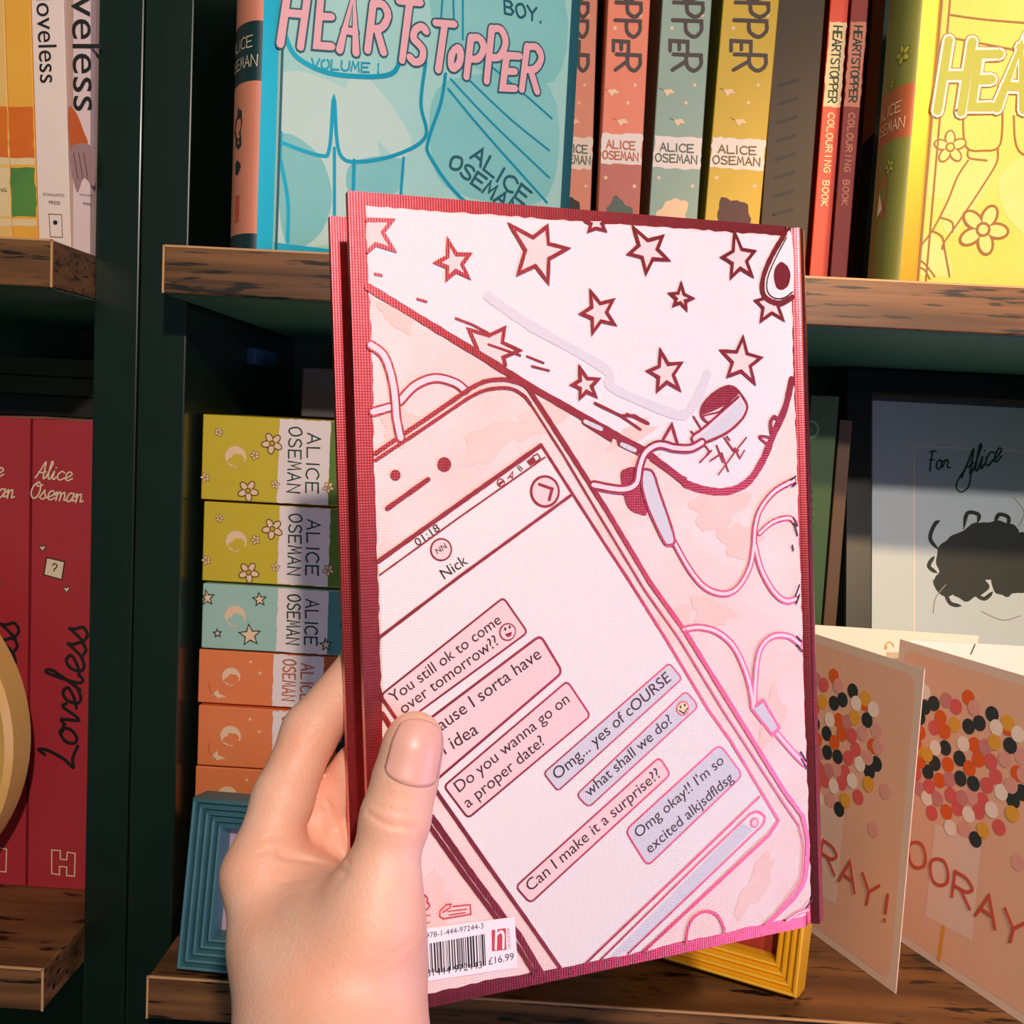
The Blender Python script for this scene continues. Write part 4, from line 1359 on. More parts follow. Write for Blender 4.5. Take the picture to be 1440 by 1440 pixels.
M_coral = mat('bright salmon cover', rgb(236, 122, 86), .55, noise=(30, .3, rgb(240, 134, 98)))
M_gteal = mat('grey teal cover', rgb(142, 166, 146), .55, noise=(30, .3, rgb(150, 174, 154)))
M_mustard = mat('mustard yellow cover', rgb(206, 166, 22), .55, noise=(30, .3, rgb(212, 174, 36)))
M_dusty = mat('dusty red cover', rgb(190, 96, 76), .55, noise=(30, .3, rgb(196, 104, 84)))
M_title = mat('dark brown title ink', rgb(56, 34, 26), .55)
M_blond = mat('pale peach blot', rgb(244, 206, 160), .6)
M_brown = mat('brown blot', rgb(82, 42, 34), .6)
M_greyg = mat('grey green blot', rgb(86, 96, 80), .6)
M_leaf = mat('cream leaf ink', rgb(246, 206, 160), .6)
def spine_book(label, xl, xr, xlb, xrb, Y, base, low, blotm, inkm, a, ylabel):
    """paperback; xl..xr spine columns at the photo's top row, xlb..xrb at row 300"""
    p0, p1 = onY(xlb, 300, Y), onY(xrb, 300, Y)
    wd = p1.x - p0.x
    X, Zv = lean(a) @ X_, lean(a) @ Z_
    # follow the leaning edge down to the board
    ex = p0.x - (p0.z - S_TOP) * math.tan(R_(a))
    o = Vector((ex, Y, S_TOP + .0001 + (wd * math.sin(R_(a)) if a > 0 else 0)))
    if a < 0:
        o = Vector((ex, Y, S_TOP + .0001))
        o.z += 0
    t, c, pl = paperback(label, 'book', o, X, Y_, Zv, wd, .14, .205, base, group=None)
    sx = (xrb - xlb)
    def L(fx, y):   # a point at a fraction of the spine's width, at photo row y
        k = y / 300.0
        return (xl + (xlb - xl) * k + fx * ((xr - xl) + ((xrb - xlb) - (xr - xl)) * k), y)
    yb0, yb1 = ylabel
    u_e = wd - .0003
    v = lambda y: pl.uv(*L(.5, y))[1]
    c.poly(pl, [(.0003, .0004), (u_e, .0004), (u_e, v(yb1)), (.0003, v(yb1))], low, 1)
    c.poly(pl, torn([(.0003, v(yb1)), (u_e, v(yb1)), (u_e, v(yb0)), (.0003, v(yb0))], .0005, .002), M_white, 2)
    sc_ = (xrb - xlb) / 70.0
    hand(c, pl, 'ALICE', L(.14, yb0 + 20), (sx * .145, .6), (0, -11), .0007, inkm)
    hand(c, pl, 'OSEMAN', L(.06, yb0 + 35), (sx * .148, .6), (0, -11), .0007, inkm)
    # title running down the spine
    y = -178
    for ch, hgt in zip('HEARTSTOPPER', (24, 20, 22, 20, 24, 20, 22, 21, 24, 28, 18, 28)):
        big = ch in 'TP' or hgt == 28
        a0, a1 = (.22, .80) if big else (.30, .72)
        if ch == 'E':
            a0, a1 = .20, .56
        if ch == 'R':
            a0, a1 = .28, .84
        p = L(a0, y)
        q = L(a1, y)
        gl = (0, hgt * .92)
        # the letter's own x runs down the spine, its top points right
        glyph(c, pl, ch, (p[0], p[1]), (-hgt * .05, hgt * .80), (q[0] - p[0], (q[1] - p[1]) + 2), .0018, M_title)
        y += hgt + 1.0
    rr = random.Random(int(xl))
    for fx, yy in [(.22, 40), (.8, 22), (.25, 130), (.75, 120), (.5, 172), (.6, 145), (.15, 250), (.85, 262)]:
        q = pl.uv(*L(fx, yy))
        if fx == .5 or yy in (130,):
            c.poly(pl, [(q[0] - .003, q[1] + .001), (q[0] - .001, q[1] - .002), (q[0] + .0005, q[1] - .0005), (q[0] + .003, q[1] - .0005), (q[0] + .001, q[1] + .0016)], M_leaf, 3)
            c.line(pl, [(q[0] - .003, q[1] + .001), (q[0] - .005, q[1] + .0018)], .0003, inkm, 3)
        else:
            tips = [(q[0] + .0014 * math.cos(1.57 + k * 1.2566), q[1] + .0014 * math.sin(1.57 + k * 1.2566)) for k in range(5)]
            c.poly(pl, star_pts(tips), M_leaf, 3)
    q = pl.uv(*L(.5, 300))
    c.poly(pl, blob((q[0], q[1] - .002), wd * .30, .0095, 28, .25, int(xl) + 3), blotm, 3)
    if blotm is not M_blond:
        c.poly(pl, blob((q[0], q[1] - .014), wd * .2, .006, 20, .1, 3), M_leaf, 2)
    c.build('cover', t)
    return t
M_olk = mat('olive ink', rgb(120, 96, 40), .6)
M_teak = mat('grey green ink', rgb(86, 104, 84), .6)
M_rdk = mat('brick ink', rgb(196, 96, 56), .6)
spine_book('narrow salmon paperback spine with a dark round print, directly behind the teal cover', 792, 836, 777, 831, .548, M_salm, M_salm, M_ink, M_teak, -1.6, (193, 238))
spine_book('bright salmon paperback spine with a dusty red foot, between salmon and grey teal spines', 853, 914, 841, 899, .520, M_coral, M_dusty, M_greyg, M_rdk, -.6, (188, 231))
spine_book('grey teal paperback spine with a pale round print, beside the mustard one', 932, 1003, 913, 981, .520, M_gteal, M_gteal, M_blond, M_teak, 0.0, (192, 237))
spine_book('mustard yellow paperback spine with a brown round print, rightmost of the four matching spines', 1017, 1097, 992, 1069, .520, M_mustard, M_mustard, M_brown, M_olk, 1.0, (195, 238))

# dark book turned to show its cover, two thin colouring books, a brown book, then the yellow hardback
M_dkb = mat('dark brown cover', rgb(56, 40, 20), .6, noise=(30, .3, rgb(64, 47, 24)))
M_blk = mat('black print and shade', rgb(30, 24, 16), .6)
t, c, pl = edge_book('dark brown book with faint black strokes, in the shade beside the mustard spine', 1064, 1131, 395, .528, .20, M_dkb, dep=.12)
for k in range(9):
    c.line(pl, [pl.uv(1096 - 1.2 * k, 120 + 26 * k), pl.uv(1122 - 1.2 * k, 112 + 26 * k)], .0014, M_blk, 2, taper=False)
c.build('cover', t)
M_red = mat('vermilion cover', rgb(226, 62, 22), .5)
M_red2 = mat('shade darkened red cover', rgb(150, 40, 26), .5)  # red darkened: the shade on the second colouring book is in its colour
for lab, xa, xb, Yc, mt in [('vermilion thin colouring book spine, the brighter of two', 1138, 1163.5, .530, M_red), ('thin red colouring book spine, its colour darkened for shade', 1167, 1191, .535, M_red2)]:
    t, c, pl = edge_book(lab, xa, xb, 392, Yc, .24, mt, dep=.15)
    wdb = onY(xb, 392, Yc).x - onY(xa, 392, Yc).x
    v0, v1 = pl.uv(xa + 14, 150)[1], pl.uv(xa + 14, 30)[1]
    c.poly(pl, torn([(.0003, v0), (wdb - .0003, v0), (wdb - .0003, v1), (.0003, v1)], .0004, .002), M_opale if mt is M_red else M_salm, 2)
    v = v1 - .002
    for ch in 'HEARTSTOPPER':
        glyph(c, pl, ch, (wdb * .28, v), (0, -.0026), (wdb * .46, 0), .0007, M_dkgreen, 4, px=False)
        v -= .0031
    v = v0 - .003
    for ch in 'COLOURING BOOK':
        if ch != ' ':
            glyph(c, pl, ch, (wdb * .34, v), (0, -.0024), (wdb * .34, 0), .0006, M_opale if mt is M_red else M_salm, 4, px=False)
        v -= .0033
    c.build('cover', t)
M_rbrown = mat('reddish brown cover', rgb(176, 92, 52), .55)
t, c, pl = edge_book('reddish brown book, shade painted black at its foot, squeezed in left of the yellow hardback', 1196, 1214, 392, .545, .22, M_rbrown, dep=.10)
wdb = onY(1214, 392, .545).x - onY(1196, 392, .545).x
c.poly(pl, [(.0003, .0003), (wdb - .0003, .0003), (wdb - .0003, pl.uv(1212, 185)[1]), (.0003, pl.uv(1212, 205)[1])], M_blk, 2)  # shade over the lower cover, painted as a black patch
c.build('cover', t)

M_yel = mat('bright yellow cover', rgb(238, 196, 62), .5, noise=(14, .2, rgb(240, 204, 100)), bump=('weave', 300, .1))
M_yel2 = mat('pale yellow wash', rgb(240, 206, 128), .5, noise=(22, .25, rgb(240, 202, 100)))
M_goldf = mat('gold foil', rgb(206, 138, 26), .35, .5)
M_goldl = mat('gold line ink', rgb(140, 88, 12), .5)
M_ygreen = mat('yellow green spine', rgb(120, 122, 52), .55, noise=(30, .3, rgb(130, 132, 60)))
M_ylime = mat('lime title ink', rgb(166, 170, 52), .55)
hp = onY(1262, 396, .4700)
t, f, s, cp, spn = hardback('bright yellow hardback facing out on the top shelf, with gold daisies', (hp.x, .4700, S_TOP + .0001), 0, TW, .216, .036,
    [(zrow(195, 1250, .475), M_ygreen), (zrow(120, 1250, .475), M_rbrown), (.213, M_ygreen)], M_yel, M_goldf, .007)
yz = lambda x, y: cp.uv(1040 + x / 2.88, y / 2.88)
for pts in [([(760, 560), (900, 600), (900, 760), (780, 800), (720, 700)]), ([(900, 640), (1040, 660), (880, 940), (820, 880)]), ([(700, 1000), (800, 960), (860, 1120), (700, 1120)]),
            ([(1060, 700), (1300, 600), (1300, 1000), (1100, 900)])]:
    f.poly(cp, [(max(u, .010), max(v, .004)) for u, v in smooth([yz(*p) for p in pts], 5, True)], M_yel2, 1)
for pts, wd in [([(905, 440), (915, 590), (985, 610), (1055, 585), (1065, 420)], .0008), ([(925, 610), (930, 640), (1000, 650)], .0008), ([(925, 650), (880, 720), (840, 820), (770, 950), (690, 1040), (680, 1100)], .0008),
                ([(1045, 600), (1040, 660), (980, 760), (900, 880), (830, 980), (820, 1010)], .0008), ([(810, 880), (860, 900), (862, 940)], .0008), ([(780, 935), (820, 960), (830, 1010), (850, 1120)], .0008),
                ([(840, 150), (1000, 180), (1200, 220)], .0008), ([(850, 60), (1000, 80), (1250, 100)], .0008), ([(1110, 470), (1130, 610), (1250, 660)], .0008), ([(690, 1050), (740, 1060), (790, 1120)], .0007), ([(700, 1080), (745, 1090), (770, 1130)], .0007)]:
    f.line(cp, [(max(u, .009), max(v, .002)) for u, v in smooth([yz(*p) for p in pts], 6)], wd, M_goldl, 3)
flower(f, cp, yz(852, 597), .0068, M_yel2, M_goldl, M_yel, rot=.4)
flower(f, cp, yz(985, 930), .0105, M_yel2, M_goldl, M_yel2, rot=1.2)
flower(f, cp, (.11, .035), .0105, M_yel2, M_goldl, M_yel2, rot=.6)
for ch, x0, y0, x1, y1 in [('H', 800, 165, 940, 450), ('E', 935, 215, 1050, 435), ('A', 1040, 190, 1190, 440), ('R', 1190, 180, 1290, 440), ('T', 1290, 200, 1390, 430)]:
    glyph(f, cp, ch, (1040 + x0 / 2.88, y1 / 2.88), ((x1 - x0) / 2.88 * .72, 2), ((x1 - x0) / 2.88 * .28, -(y1 - y0) / 2.88), .0058, M_white, 7, outline=(M_goldl, .0010))
    glyph(f, cp, ch, (1040 + x0 / 2.88, y1 / 2.88), ((x1 - x0) / 2.88 * .72, 2), ((x1 - x0) / 2.88 * .28, -(y1 - y0) / 2.88), .0038, M_ylime, 9)
f.line(cp, [(.0090, 0), (.0090, .216)], .0010, M_goldl, 4, rnd=False)
f.line(cp, [(.0125, 0), (.0125, .216)], .0008, M_goldl, 4, rnd=False)
f.build('front_cover', t)
zr = lambda y: zrow(y, 1250, .475)
hand(s, spn, 'ALICE', (.0250, zr(157)), (-.0040, 0), (0, .0046), .0004, M_cream, px=False)
hand(s, spn, 'OSEMAN', (.0265, zr(181)), (-.0040, 0), (0, .0046), .0004, M_cream, px=False)
for u, py_, r in [(.0075, 76, .0042), (.0105, 232, .0032), (.014, 112, .002)]:
    flower(s, spn, (u, zr(py_)), r, M_ylime, M_olk, M_olk)
s.poly(spn, blob((.0150, zr(272)), .0045, .0092, 22, .3, 8), M_rbrown, 2)
s.poly(spn, [(.0180, zr(265)), (.0140, zr(290)), (.0190, zr(300))], M_cream, 3)
s.build('spine', t)

# ---- stack of boxed books, lower shelf of the right case
BY = .522
M_bgreen = mat('olive yellow box', rgb(208, 182, 38), .5, noise=(30, .3, rgb(214, 188, 48)))
M_bgreen2 = mat('leaf green box end', rgb(96, 128, 40), .5)
M_bteal = mat('pale teal box', rgb(162, 198, 174), .5, noise=(30, .3, rgb(170, 206, 182)))
M_bteal2 = mat('mid teal box end', rgb(84, 140, 132), .5)
M_bor = mat('orange box', rgb(240, 128, 70), .45, noise=(30, .3, rgb(244, 136, 78)))
M_bor2 = mat('deep orange box end', rgb(196, 90, 44), .45)
M_olv = mat('brown outline ink', rgb(110, 82, 20), .6)
rows = [580, 703, 818, 912, 990, 1077]
xs_l = [280, 284, 287, 283, 286, 282]
zs = [onY(285, y, BY).z for y in rows]
kinds = [('g', 'olive yellow daisy patterned box, topmost of the stack beside the bookcase side'), ('g', 'olive yellow daisy patterned box, second from the top of the stack'),
         ('t', 'pale teal star patterned box between the olive yellow and orange ones'), ('o', 'orange box with a cream band, uppermost of the orange ones'),
         ('o', 'orange box with a cream band, second of the orange ones down'), ('o', 'orange box half hidden behind the top of the blue frame')]
zb = zs[5] - (zs[4] - zs[5])
lows = zs[1:] + [zb]
left = zb
extra = []
hgt = (zs[4] - zs[5])
nlow = max(1, round((zb - S_BOT) / hgt))
allb = [(k, lab, zs[i], lows[i], xs_l[i]) for i, (k, lab) in enumerate(kinds)]
for j in range(nlow):
    h_ = (zb - S_BOT) / nlow
    allb.append(('o', 'orange box low in the stack, behind the blue ridged frame' if j == 0 else 'orange box at the foot of the stack, behind the blue ridged frame', zb - j * h_, zb - (j + 1) * h_, 284))
for i, (k, lab, z1, z0, xl) in enumerate(allb):
    x0 = max(onY(xl, 640, BY).x, -.1765) if i < 6 else -.1715
    jx = (.0, .0012, .0022, .0006, .0016, .0004, .001, .0)[i % 8]
    o = Vector((-.1735 + jx, BY + .0015 * (i % 2), z0 + .0004 if i < len(allb) - 1 else S_BOT + .0001))
    hh = z1 - o.z - .0008
    base, end, ink = {'g': (M_bgreen, M_bgreen2, M_olv), 't': (M_bteal, M_bteal2, M_dkgreen), 'o': (M_bor, M_bor2, M_rdk)}[k]
    t = thing('boxed_book', lab, 'box', o + Vector((.1, 0, 0)), None)
    c = MB()
    LEN, DEP = .200, .15
    c.box(o, X_, Y_, Z_, LEN, DEP, hh, base, .0006, 2)
    pl = Plane(o, X_, Z_)
    s1, s2 = .0395, .0660
    c.poly(pl, [(s2, .0005), (LEN - .0008, .0005), (LEN - .0008, hh - .0005), (s2, hh - .0005)], end, 1)
    c.poly(pl, torn([(s1, .0004), (s2, .0004), (s2, hh - .0004), (s1, hh - .0004)], .0004, .002), M_white, 2)
    # two-line name down the band: letter x runs down, letter top points right
    for word, ux, hw_ in (('ALICE', .0565, .0065), ('OSEMAN', .0470, .0065)):
        st = hh * (.74 if word == 'ALICE' else .80) / (len(word) - (.5 if 'I' in word else 0))
        v = hh * (.90 if word == 'OSEMAN' else .84)
        for ch in word:
            glyph(c, pl, ch, (ux - .0022, v), (0, -st * (.36 if ch == 'I' else .72)), (hw_, .0), .0008, M_dkgreen if k != 'o' else M_rdk, 4, px=False)
            v -= st * (.5 if ch == 'I' else 1)
    # pale crescent
    mc = (.0175, hh * .52)
    mr = min(.0055, hh * .17)
    c.disc(pl, mc, mr, M_leaf, 3, 24)
    c.poly(pl, blob((mc[0] + mr * .15, mc[1] - mr * .35), mr * .8, mr * .6, 22, .25, 5), base, 4)
    if k == 'g':
        for fx, fz, r in [(.0085, .80, .0022), (.0362, .70, .0052), (.0275, .55, .0024), (.0022, .26, .0024), (.0245, .10, .0052), (.0385, .22, .0022), (.066, .22, .0028)]:
            flower(c, pl, (fx, max(hh * fz, r + .0004)), r, M_leaf, ink, M_mustard, rot=fx * 300)
    elif k == 't':
        for fx, fz, r in [(.0022, .78, .0042), (.0300, .80, .0036), (.0255, .24, .0058), (.0085, .24, .0022), (.0655, .16, .0032)]:
            tips = [(max(fx + r * math.cos(1.7 + q * 1.2566), .0004), hh * fz + r * math.sin(1.7 + q * 1.2566)) for q in range(5)]
            sp_ = star_pts(tips)
            c.poly(pl, sp_, M_leaf, 3)
            c.line(pl, sp_, .0006, ink, 4, True)
    else:
        for fx, fz in [(.0275, .82), (.0325, .62)]:
            tips = [(fx + .0012 * math.cos(1.57 + q * 1.2566), hh * fz + .0012 * math.sin(1.57 + q * 1.2566)) for q in range(5)]
            c.poly(pl, star_pts(tips), M_leaf, 3)
        c.poly(pl, [(.0075, hh * .16), (.0105, hh * .26), (.0115, hh * .18), (.0155, hh * .14), (.0105, hh * .10)], M_leaf, 3)
        c.line(pl, smooth([(.0060, hh * .38), (.0068, hh * .22), (.010, hh * .12)], 5), .0004, ink, 3)
    for q in range(2):
        c.poly(pl, blob((.080 + q * .03, hh * (.45 - .1 * q)), .006, hh * .22, 22, .3, i * 3 + q), M_ink, 3)
        c.poly(pl, blob((.0865 + q * .03, hh * (.55 - .1 * q)), .0055, hh * .18, 22, .3, i * 3 + q + 9), M_white, 3)
    c.build('box_body', t)
# small things in the dark on top of the stack
M_bluebox = mat('dull blue card', rgb(30, 78, 110), .6)
M_greybox = mat('dull grey card', rgb(92, 86, 92), .6)
zt = zs[0]
for lab, px0, px1, y0, y1, Yc, mt in [('dull blue small box in the dark on top of the box stack, lower of two', 311, 338, 512, 541, .61, M_bluebox),
                                      ('dull blue small box in the dark, balanced on the other blue box', 311, 360, 489, 512, .61, M_bluebox),
                                      ('grey small box in the dark beside the held book, on the box stack', 424, 480, 519, 547, .60, M_greybox)]:
    a, d = onY(px0, y1, Yc), onY(px1, y0, Yc)
    z0 = zt + .0003 if 'balanced' not in lab else zlast
    z1 = max(d.z, z0 + .010)
    o = Vector((a.x, Yc, z0))
    t = MB()
    t.box(o, X_, Y_, Z_, d.x - a.x, .05, z1 - z0, mt, .001)
    ob = t.build('small_box')
    ob['label'] = lab
    ob['category'] = 'box'
    zlast = z1 + .0003

# ---- picture frames
def frame_ridged(mb, o, X, Zv, N, wd, ht, prof_, mt):
    """mitred moulding: prof_ lists (inset, height) from the outer edge inwards"""
    vs_ = []
    for ins, h in prof_:
        for (a, c) in [(ins, ins), (wd - ins, ins), (wd - ins, ht - ins), (ins, ht - ins)]:
            vs_.append(o + X * a + Zv * c + N * h)
    fs = []
    for r in range(len(prof_) - 1):
        for k in range(4):
            j = (k + 1) % 4
            fs.append([r * 4 + k, r * 4 + j, (r + 1) * 4 + j, (r + 1) * 4 + k])
    mb.add(vs_, fs, mt)
def ridges(w_, n, h0=.004, h1=.010, back=-.006):
    p = [(0, back), (0, h0 + .004)]
    for k in range(n):
        a = w_ * k / n
        s_ = w_ / n
        base = h1 + .004 - (h1 - h0) * (k / n)
        p += [(a + s_ * .10, base), (a + s_ * .35, base + .0012), (a + s_ * .65, base + .0008), (a + s_ * .90, base - .0022)]
    p += [(w_, h0 - .002), (w_, back)]
    return p
def stand_frame(label, o, ang, tilt, wd, ht, mw, n, mt, picm):
    Rz = Matrix.Rotation(R_(ang), 3, 'Z')
    X = Rz @ X_
    N = Rz @ Matrix.Rotation(R_(-tilt), 3, 'X') @ Vector((0, -1, 0))
    Zv = Rz @ Matrix.Rotation(R_(-tilt), 3, 'X') @ Z_
    o = Vector(o) + Z_ * (.0062 * math.sin(R_(tilt)) + .0003) * 1.0
    t = thing('picture_frame', label, 'picture frame', o, None, axes_rot(X, Zv, N))
    m_ = MB()
    frame_ridged(m_, o, X, Zv, N, wd, ht, ridges(mw, n), mt)
    m_.build('moulding', t)
    p = MB()
    pl = Plane(o, X, Zv)
    p.box(o + X * (mw - .002) + Zv * (mw - .002) - N * .0045, X, Zv, N, wd - 2 * mw + .004, ht - 2 * mw + .004, .0025, picm)
    bk = MB()
    bk.box(o + X * .003 + Zv * .003 - N * .0062, X, Zv, N, wd - .006, ht - .006, .0015, M_navy)
    bk.build('backing', t)
    return t, p, pl, X, Zv, N
M_bluef = mat('chalky blue painted wood', rgb(74, 124, 128), .5, noise=(60, .2, rgb(64, 112, 118)))
M_yelf = mat('golden yellow painted wood', rgb(226, 166, 24), .4, noise=(60, .2, rgb(234, 178, 40)))
M_lilpic = mat('pale mauve picture', rgb(190, 162, 170), .6)
M_redpic = mat('dark red picture', rgb(176, 48, 18), .6, noise=(60, .2, rgb(120, 34, 20)))
bl = onZ(263, 1354, S_BOT)
t, p, pl, X, Zv, N = stand_frame('chalky blue ridged picture frame leaning at the foot of the box stack, behind the wrist', bl, -3, 11, .095, .0800, .0150, 5, M_bluef, M_lilpic)
p.build('picture', t)
yr, yl = onZ(1128, 1399, S_BOT), onZ(945, 1345, S_BOT)
d = (yr - yl)
ang = math.degrees(math.atan2(d.y, d.x))
t, p, pl, X, Zv, N = stand_frame('golden yellow ridged picture frame lit at its corner, standing below the held book', yr - Vector((math.cos(R_(ang)), math.sin(R_(ang)), 0)) * .095, ang, 12, .095, .074, .0135, 4, M_yelf, M_redpic)
p.build('picture', t)

# black frame with the pale blue print
tilt = 14
oY = .625
fl = onY(1192, 700, .668)
Rt = Matrix.Rotation(R_(-tilt), 3, 'X')
Zv = Rt @ Z_
N = Rt @ Vector((0, -1, 0))
topz = min(onY(1185, 518, .697).z, S_TOP - THK - .0075)
ht = (topz - S_BOT) / math.cos(R_(tilt))
o = Vector((fl.x, oY, S_BOT + .004))
M_blackf = mat('black frame wood', rgb(16, 22, 22), .4)
M_print = mat('blue to peach print paper', rgb(140, 172, 182), .5, noise=(8, .3, rgb(150, 180, 188)))
t = thing('picture_frame', 'large black picture frame with a pale signed print, leaning at the back of the shelf', 'picture frame', o, None, axes_rot(X_, Zv, N))
FW = .235
m_ = MB()
frame_ridged(m_, o, X_, Zv, N, FW, ht, [(0, -.012), (0, .008), (.001, .009), (.0165, .009), (.018, .007), (.0185, -.004), (.0185, -.012)], M_blackf)
m_.build('moulding', t)
bk = MB()
bk.box(o + X_ * .003 + Zv * .003 - N * .0115, X_, Zv, N, FW - .006, ht - .006, .002, M_navy)
bk.build('backing', t)
p = MB()
M_printw = mat('pale print paper', rgb(192, 206, 208), .45)
M_inner = mat('inner print paper', rgb(186, 200, 206), .45)
p.box(o + X_ * .017 + Zv * .017 - N * .006, X_, Zv, N, FW - .034, ht - .034, .003, M_printw)
pl = Plane(o - N * .003, X_, Zv)
q = [pl.uv(1285, 628), pl.uv(1440, 634)]
u0, v1 = pl.uv(1285, 627)
p.poly(pl, [(u0, .06), (FW - .04, .06), (FW - .04, v1), (u0, v1)], M_inner, 1)
p.line(pl, [(u0, .06), (u0, v1), (FW - .04, v1)], .0008, M_white, 2)
cursive(p, pl, ['Fc', 'o', 'r'], (1305, 660), (11, 0), (2, -26), .0010, M_dkgreen)
cursive(p, pl, ['Ac', 'l', 'i', 'c', 'e'], (1352, 672), (13, -6), (6, -34), .0012, M_dkgreen)
p.line(pl, [pl.uv(*a) for a in smooth([(1360, 655), (1345, 680), (1350, 692), (1362, 684), (1366, 660)], 6)], .0010, M_dkgreen, 3)
# plain stand-in for the drawing: a dark blot with loose curls over pale shapes
M_blot = mat('green black blot', rgb(20, 30, 28), .6)
M_faint = mat('faint grey line', rgb(150, 130, 118), .6)
for cx_, cy_, rx, ry, sd in [(1388, 775, 52, 40, 12), (1345, 790, 30, 34, 3), (1425, 790, 40, 44, 5), (1362, 822, 26, 22, 8), (1335, 815, 20, 24, 2), (1400, 748, 30, 16, 9), (1415, 812, 22, 26, 4)]:
    p.poly(pl, [pl.uv(*a) for a in blob((cx_, cy_), rx, ry, 44, .16, sd)], M_blot, 3)
for a in [[(1322, 775), (1308, 758), (1314, 738), (1322, 732)], [(1355, 745), (1360, 722), (1376, 724), (1374, 736)], [(1398, 740), (1404, 724), (1418, 728), (1416, 742)], [(1318, 806), (1306, 796), (1314, 782)], [(1328, 830), (1336, 848), (1352, 852)],
          [(1312, 815), (1322, 832), (1334, 838)], [(1370, 835), (1384, 842), (1396, 832)]]:
    p.line(pl, [pl.uv(*b_) for b_ in smooth(a, 6)], .0026, M_blot, 3, taper=True)
for a in [[(1312, 862), (1316, 840), (1330, 822)], [(1380, 860), (1410, 872), (1435, 866)], [(1425, 700), (1440, 720), (1432, 740)]]:
    p.line(pl, [pl.uv(*b_) for b_ in smooth(a, 6)], .0006, M_faint, 3)
p.build('print', t)

# green and brown books standing left of the black frame
M_gbook = mat('dark green cover', rgb(52, 84, 40), .55)
M_bbook = mat('brown cover', rgb(92, 66, 40), .55)
M_emb = mat('pale green emblem', rgb(106, 132, 92), .55)
g0, g1 = onY(1118, 850, .60), onY(1157, 850, .60)
t, c, pl = paperback('dark green book with a pale round emblem, upright behind the held book', 'book', Vector((g0.x, .60, S_BOT + .0001)), X_, Y_, Z_, g1.x - g0.x, .1, onY(1150, 556, .60).z - S_BOT, M_gbook)
q = pl.uv(1139, 604)
c.disc(pl, q, .0055, M_emb, 2, 20)
c.disc(pl, q, .0040, M_gbook, 3, 20)
type_on(c, pl, 'W', (q[0] - .0022, q[1] - .0016), (q[0] + .0022, q[1] - .0016), M_emb, px=False)
for k in range(5):
    c.line(pl, [pl.uv(1132, 690 + 12 * k), pl.uv(1142, 692 + 12 * k)], .0016, M_ink, 2)
c.build('cover', t)
g0, g1 = onY(1160, 850, .61), onY(1178, 850, .61)
t, c, pl = paperback('thin brown book standing between the green book and the black frame', 'book', Vector((g0.x, .61, S_BOT + .0001)), X_, Y_, Z_, g1.x - g0.x, .09, onY(1175, 590, .61).z - S_BOT, M_bbook)
c.build('cover', t)

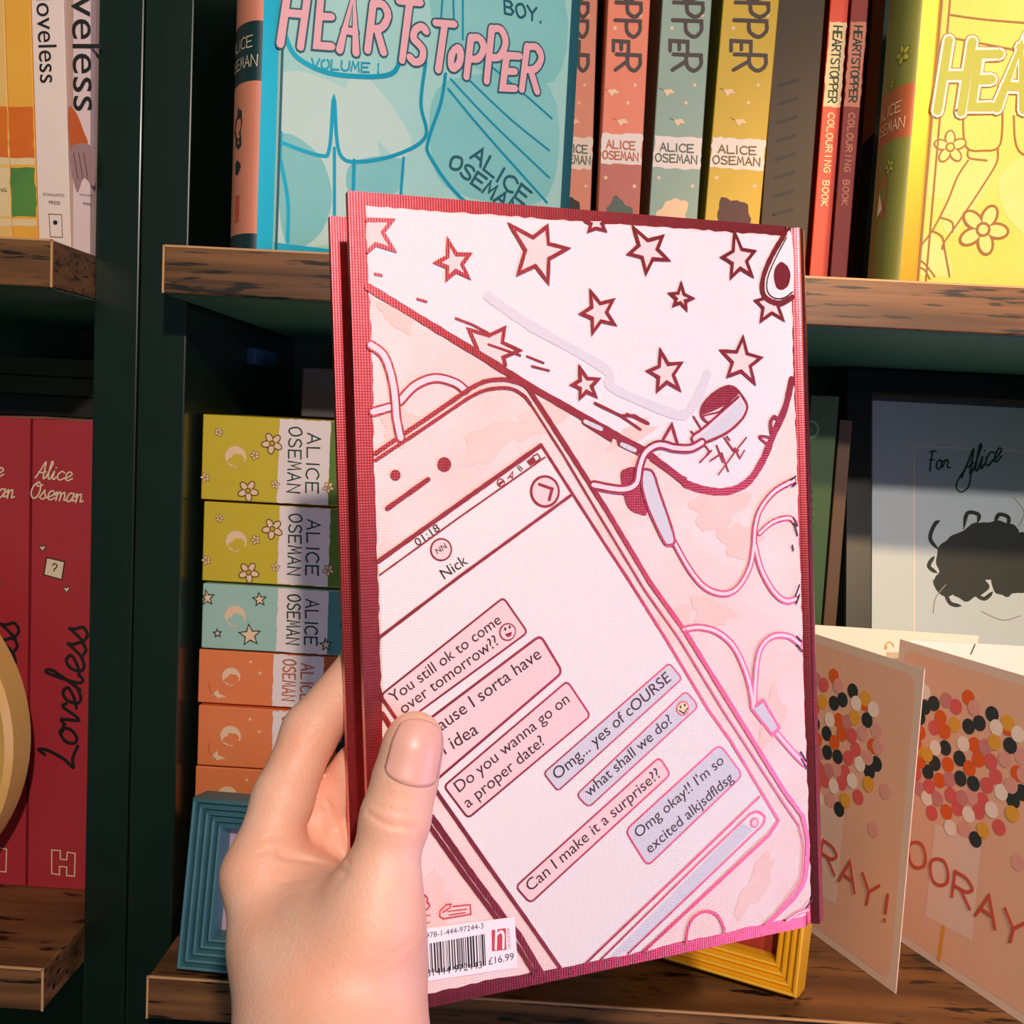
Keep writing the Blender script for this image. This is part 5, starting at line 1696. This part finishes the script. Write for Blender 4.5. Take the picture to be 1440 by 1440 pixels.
# ---- two folded greeting cards
M_card = mat('peach card', rgb(228, 176, 148), .6, noise=(300, .4, rgb(232, 182, 156)))
M_cardb = mat('pale grey pink card border', rgb(222, 196, 180), .6)
M_cardin = mat('white card inside', rgb(246, 236, 226), .6)
M_letter = mat('brick red lettering', rgb(206, 84, 62), .6)
M_stick = mat('ochre stick print', rgb(220, 150, 56), .6)
M_sign = mat('pale pink print', rgb(232, 198, 182), .6)
dots = [mat('dot ' + n_, rgb(*c_), .55) for n_, c_ in [('orange', (226, 96, 36)), ('coral', (222, 96, 96)), ('pink', (226, 160, 150)), ('ochre', (230, 166, 60)), ('dark', (40, 52, 56)), ('white', (244, 226, 214)), ('mauve', (206, 132, 132))]]
CW, CH_ = .112, .163
def card(label, fold, fdir, bdir, tag_):
    F = Vector((fdir[0], fdir[1], 0)).normalized()
    B = Vector((bdir[0], bdir[1], 0)).normalized()
    o = Vector((fold[0], fold[1], S_BOT + .0002))
    t = thing('greeting_card', label, 'greeting card', o, 'open cards on the lower shelf' if False else None)
    nF = F.cross(Z_)
    if nF.dot(CAM - o) < 0:
        nF = -nF
    c = MB()
    c.box(o - nF * .0002, F, nF, Z_, CW, .0006, CH_, M_cardb)
    pl = Plane(o + nF * .00042, F, Z_)
    b0 = .0045
    rr = []
    for cx_, cz_, a0 in [(CW - b0 - .006, b0 + .006, -90), (CW - b0 - .006, CH_ - b0 - .006, 0), (b0 + .006, CH_ - b0 - .006, 90), (b0 + .006, b0 + .006, 180)]:
        for k in range(5):
            a = R_(a0 + 22.5 * k)
            rr.append((cx_ + .006 * math.cos(a), cz_ + .006 * math.sin(a)))
    c.poly(pl, rr, M_card, 1)
    # a sign on a stick under a burst of paper dots
    c.poly(pl, [(.035, .022), (.066, .024), (.066, .074), (.036, .073)], M_sign, 2)
    c.line(pl, [(.0475, .022), (.0465, .004)], .0024, M_stick, 2)
    rd = random.Random(21)
    pts = []
    for k in range(900):
        t_ = rd.random() ** .8
        a = rd.uniform(-1, 1)
        y = .074 + t_ * .066
        x = .051 + a * (.018 + .028 * math.sin(min(1, t_ * 1.6) * 1.57)) * (1 - .35 * t_)
        if all((x - p_[0]) ** 2 + (y - p_[1]) ** 2 > .0064 ** 2 for p_ in pts):
            pts.append((x, y))
        if len(pts) >= 85:
            break
    for i, q in enumerate(pts):
        c.disc(pl, q, .0040, dots[rd.choice([0, 1, 2, 3, 4, 5, 6, 0, 1, 4, 2])], 3 + i % 3, 16)
    for x, y in [(.016, .062), (.022, .100), (.088, .066), (.083, .108), (.05, .136), (.094, .088), (.075, .128)]:
        c.disc(pl, (x, y + .008), .0040, dots[rd.choice([0, 2, 3, 6])], 3, 14)
    x = .004
    for i, ch in enumerate('HOORAY!'):
        dy = -.0025 * i + .002
        wd = .0120 if ch != '!' else .005
        glyph(c, pl, ch, (x, .046 + dy), (wd, -.0012), (.0008, .0138), .0017, M_letter, 8, px=False)
        x += .0158
    c.build('front_panel', t)
    k = MB()
    nB = B.cross(Z_)
    if nB.dot(CAM - o) < 0:
        nB = -nB
    k.box(o - nB * .0002, B, nB, Z_, CW, .0006, CH_, M_cardin)
    return t, k, Plane(o + nB * .0005, B, Z_)
r1 = onZ(1260, 1398, S_BOT)
r0 = onZ(1140, 1310, S_BOT)
fd = (r0 - r1)
fd.z = 0
fd.normalize()
fold1 = r1 + fd * CW
t, k, pl = card('open peach greeting card partly covered by the held book, nearer of the two to it', (fold1.x, fold1.y), -fd, (.997, -.05), 1)
q = [pl.uv(1243 + 3 * math.cos(a) + 1.6 * a, 908 + 5 * math.sin(a)) for a in [x * .5 for x in range(14)]]
k.line(pl, smooth(q, 4), .0006, M_stick, 2)
k.build('back_panel', t)
a0, a1 = onZ(1268, 1325, S_BOT), onZ(1440, 1440, S_BOT)
fd2 = (a1 - a0)
fd2.z = 0
fd2.normalize()
best = None
for s_ in range(-60, 40):
    q = a0 + fd2 * (s_ * .001)
    pxq = proj(Vector((q.x, q.y, S_BOT + CH_)))
    if best is None or abs(pxq[0] - 1267) < best[0]:
        best = (abs(pxq[0] - 1267), q)
fold2 = best[1]
t, k, pl = card('open peach greeting card with a white inside, farther right of the two', (fold2.x, fold2.y), fd2, (1.0, .02), 2)
k.line(pl, [pl.uv(1365, 920), pl.uv(1371, 906)], .0006, M_ink, 2)
k.build('back_panel', t)
print('FOLDS', fold1, fold2, proj(Vector((fold2.x, fold2.y, S_BOT + CH_))), proj(Vector((r1.x, r1.y, S_BOT + CH_))))
print('BOX', zs, zb, S_BOT, nlow)
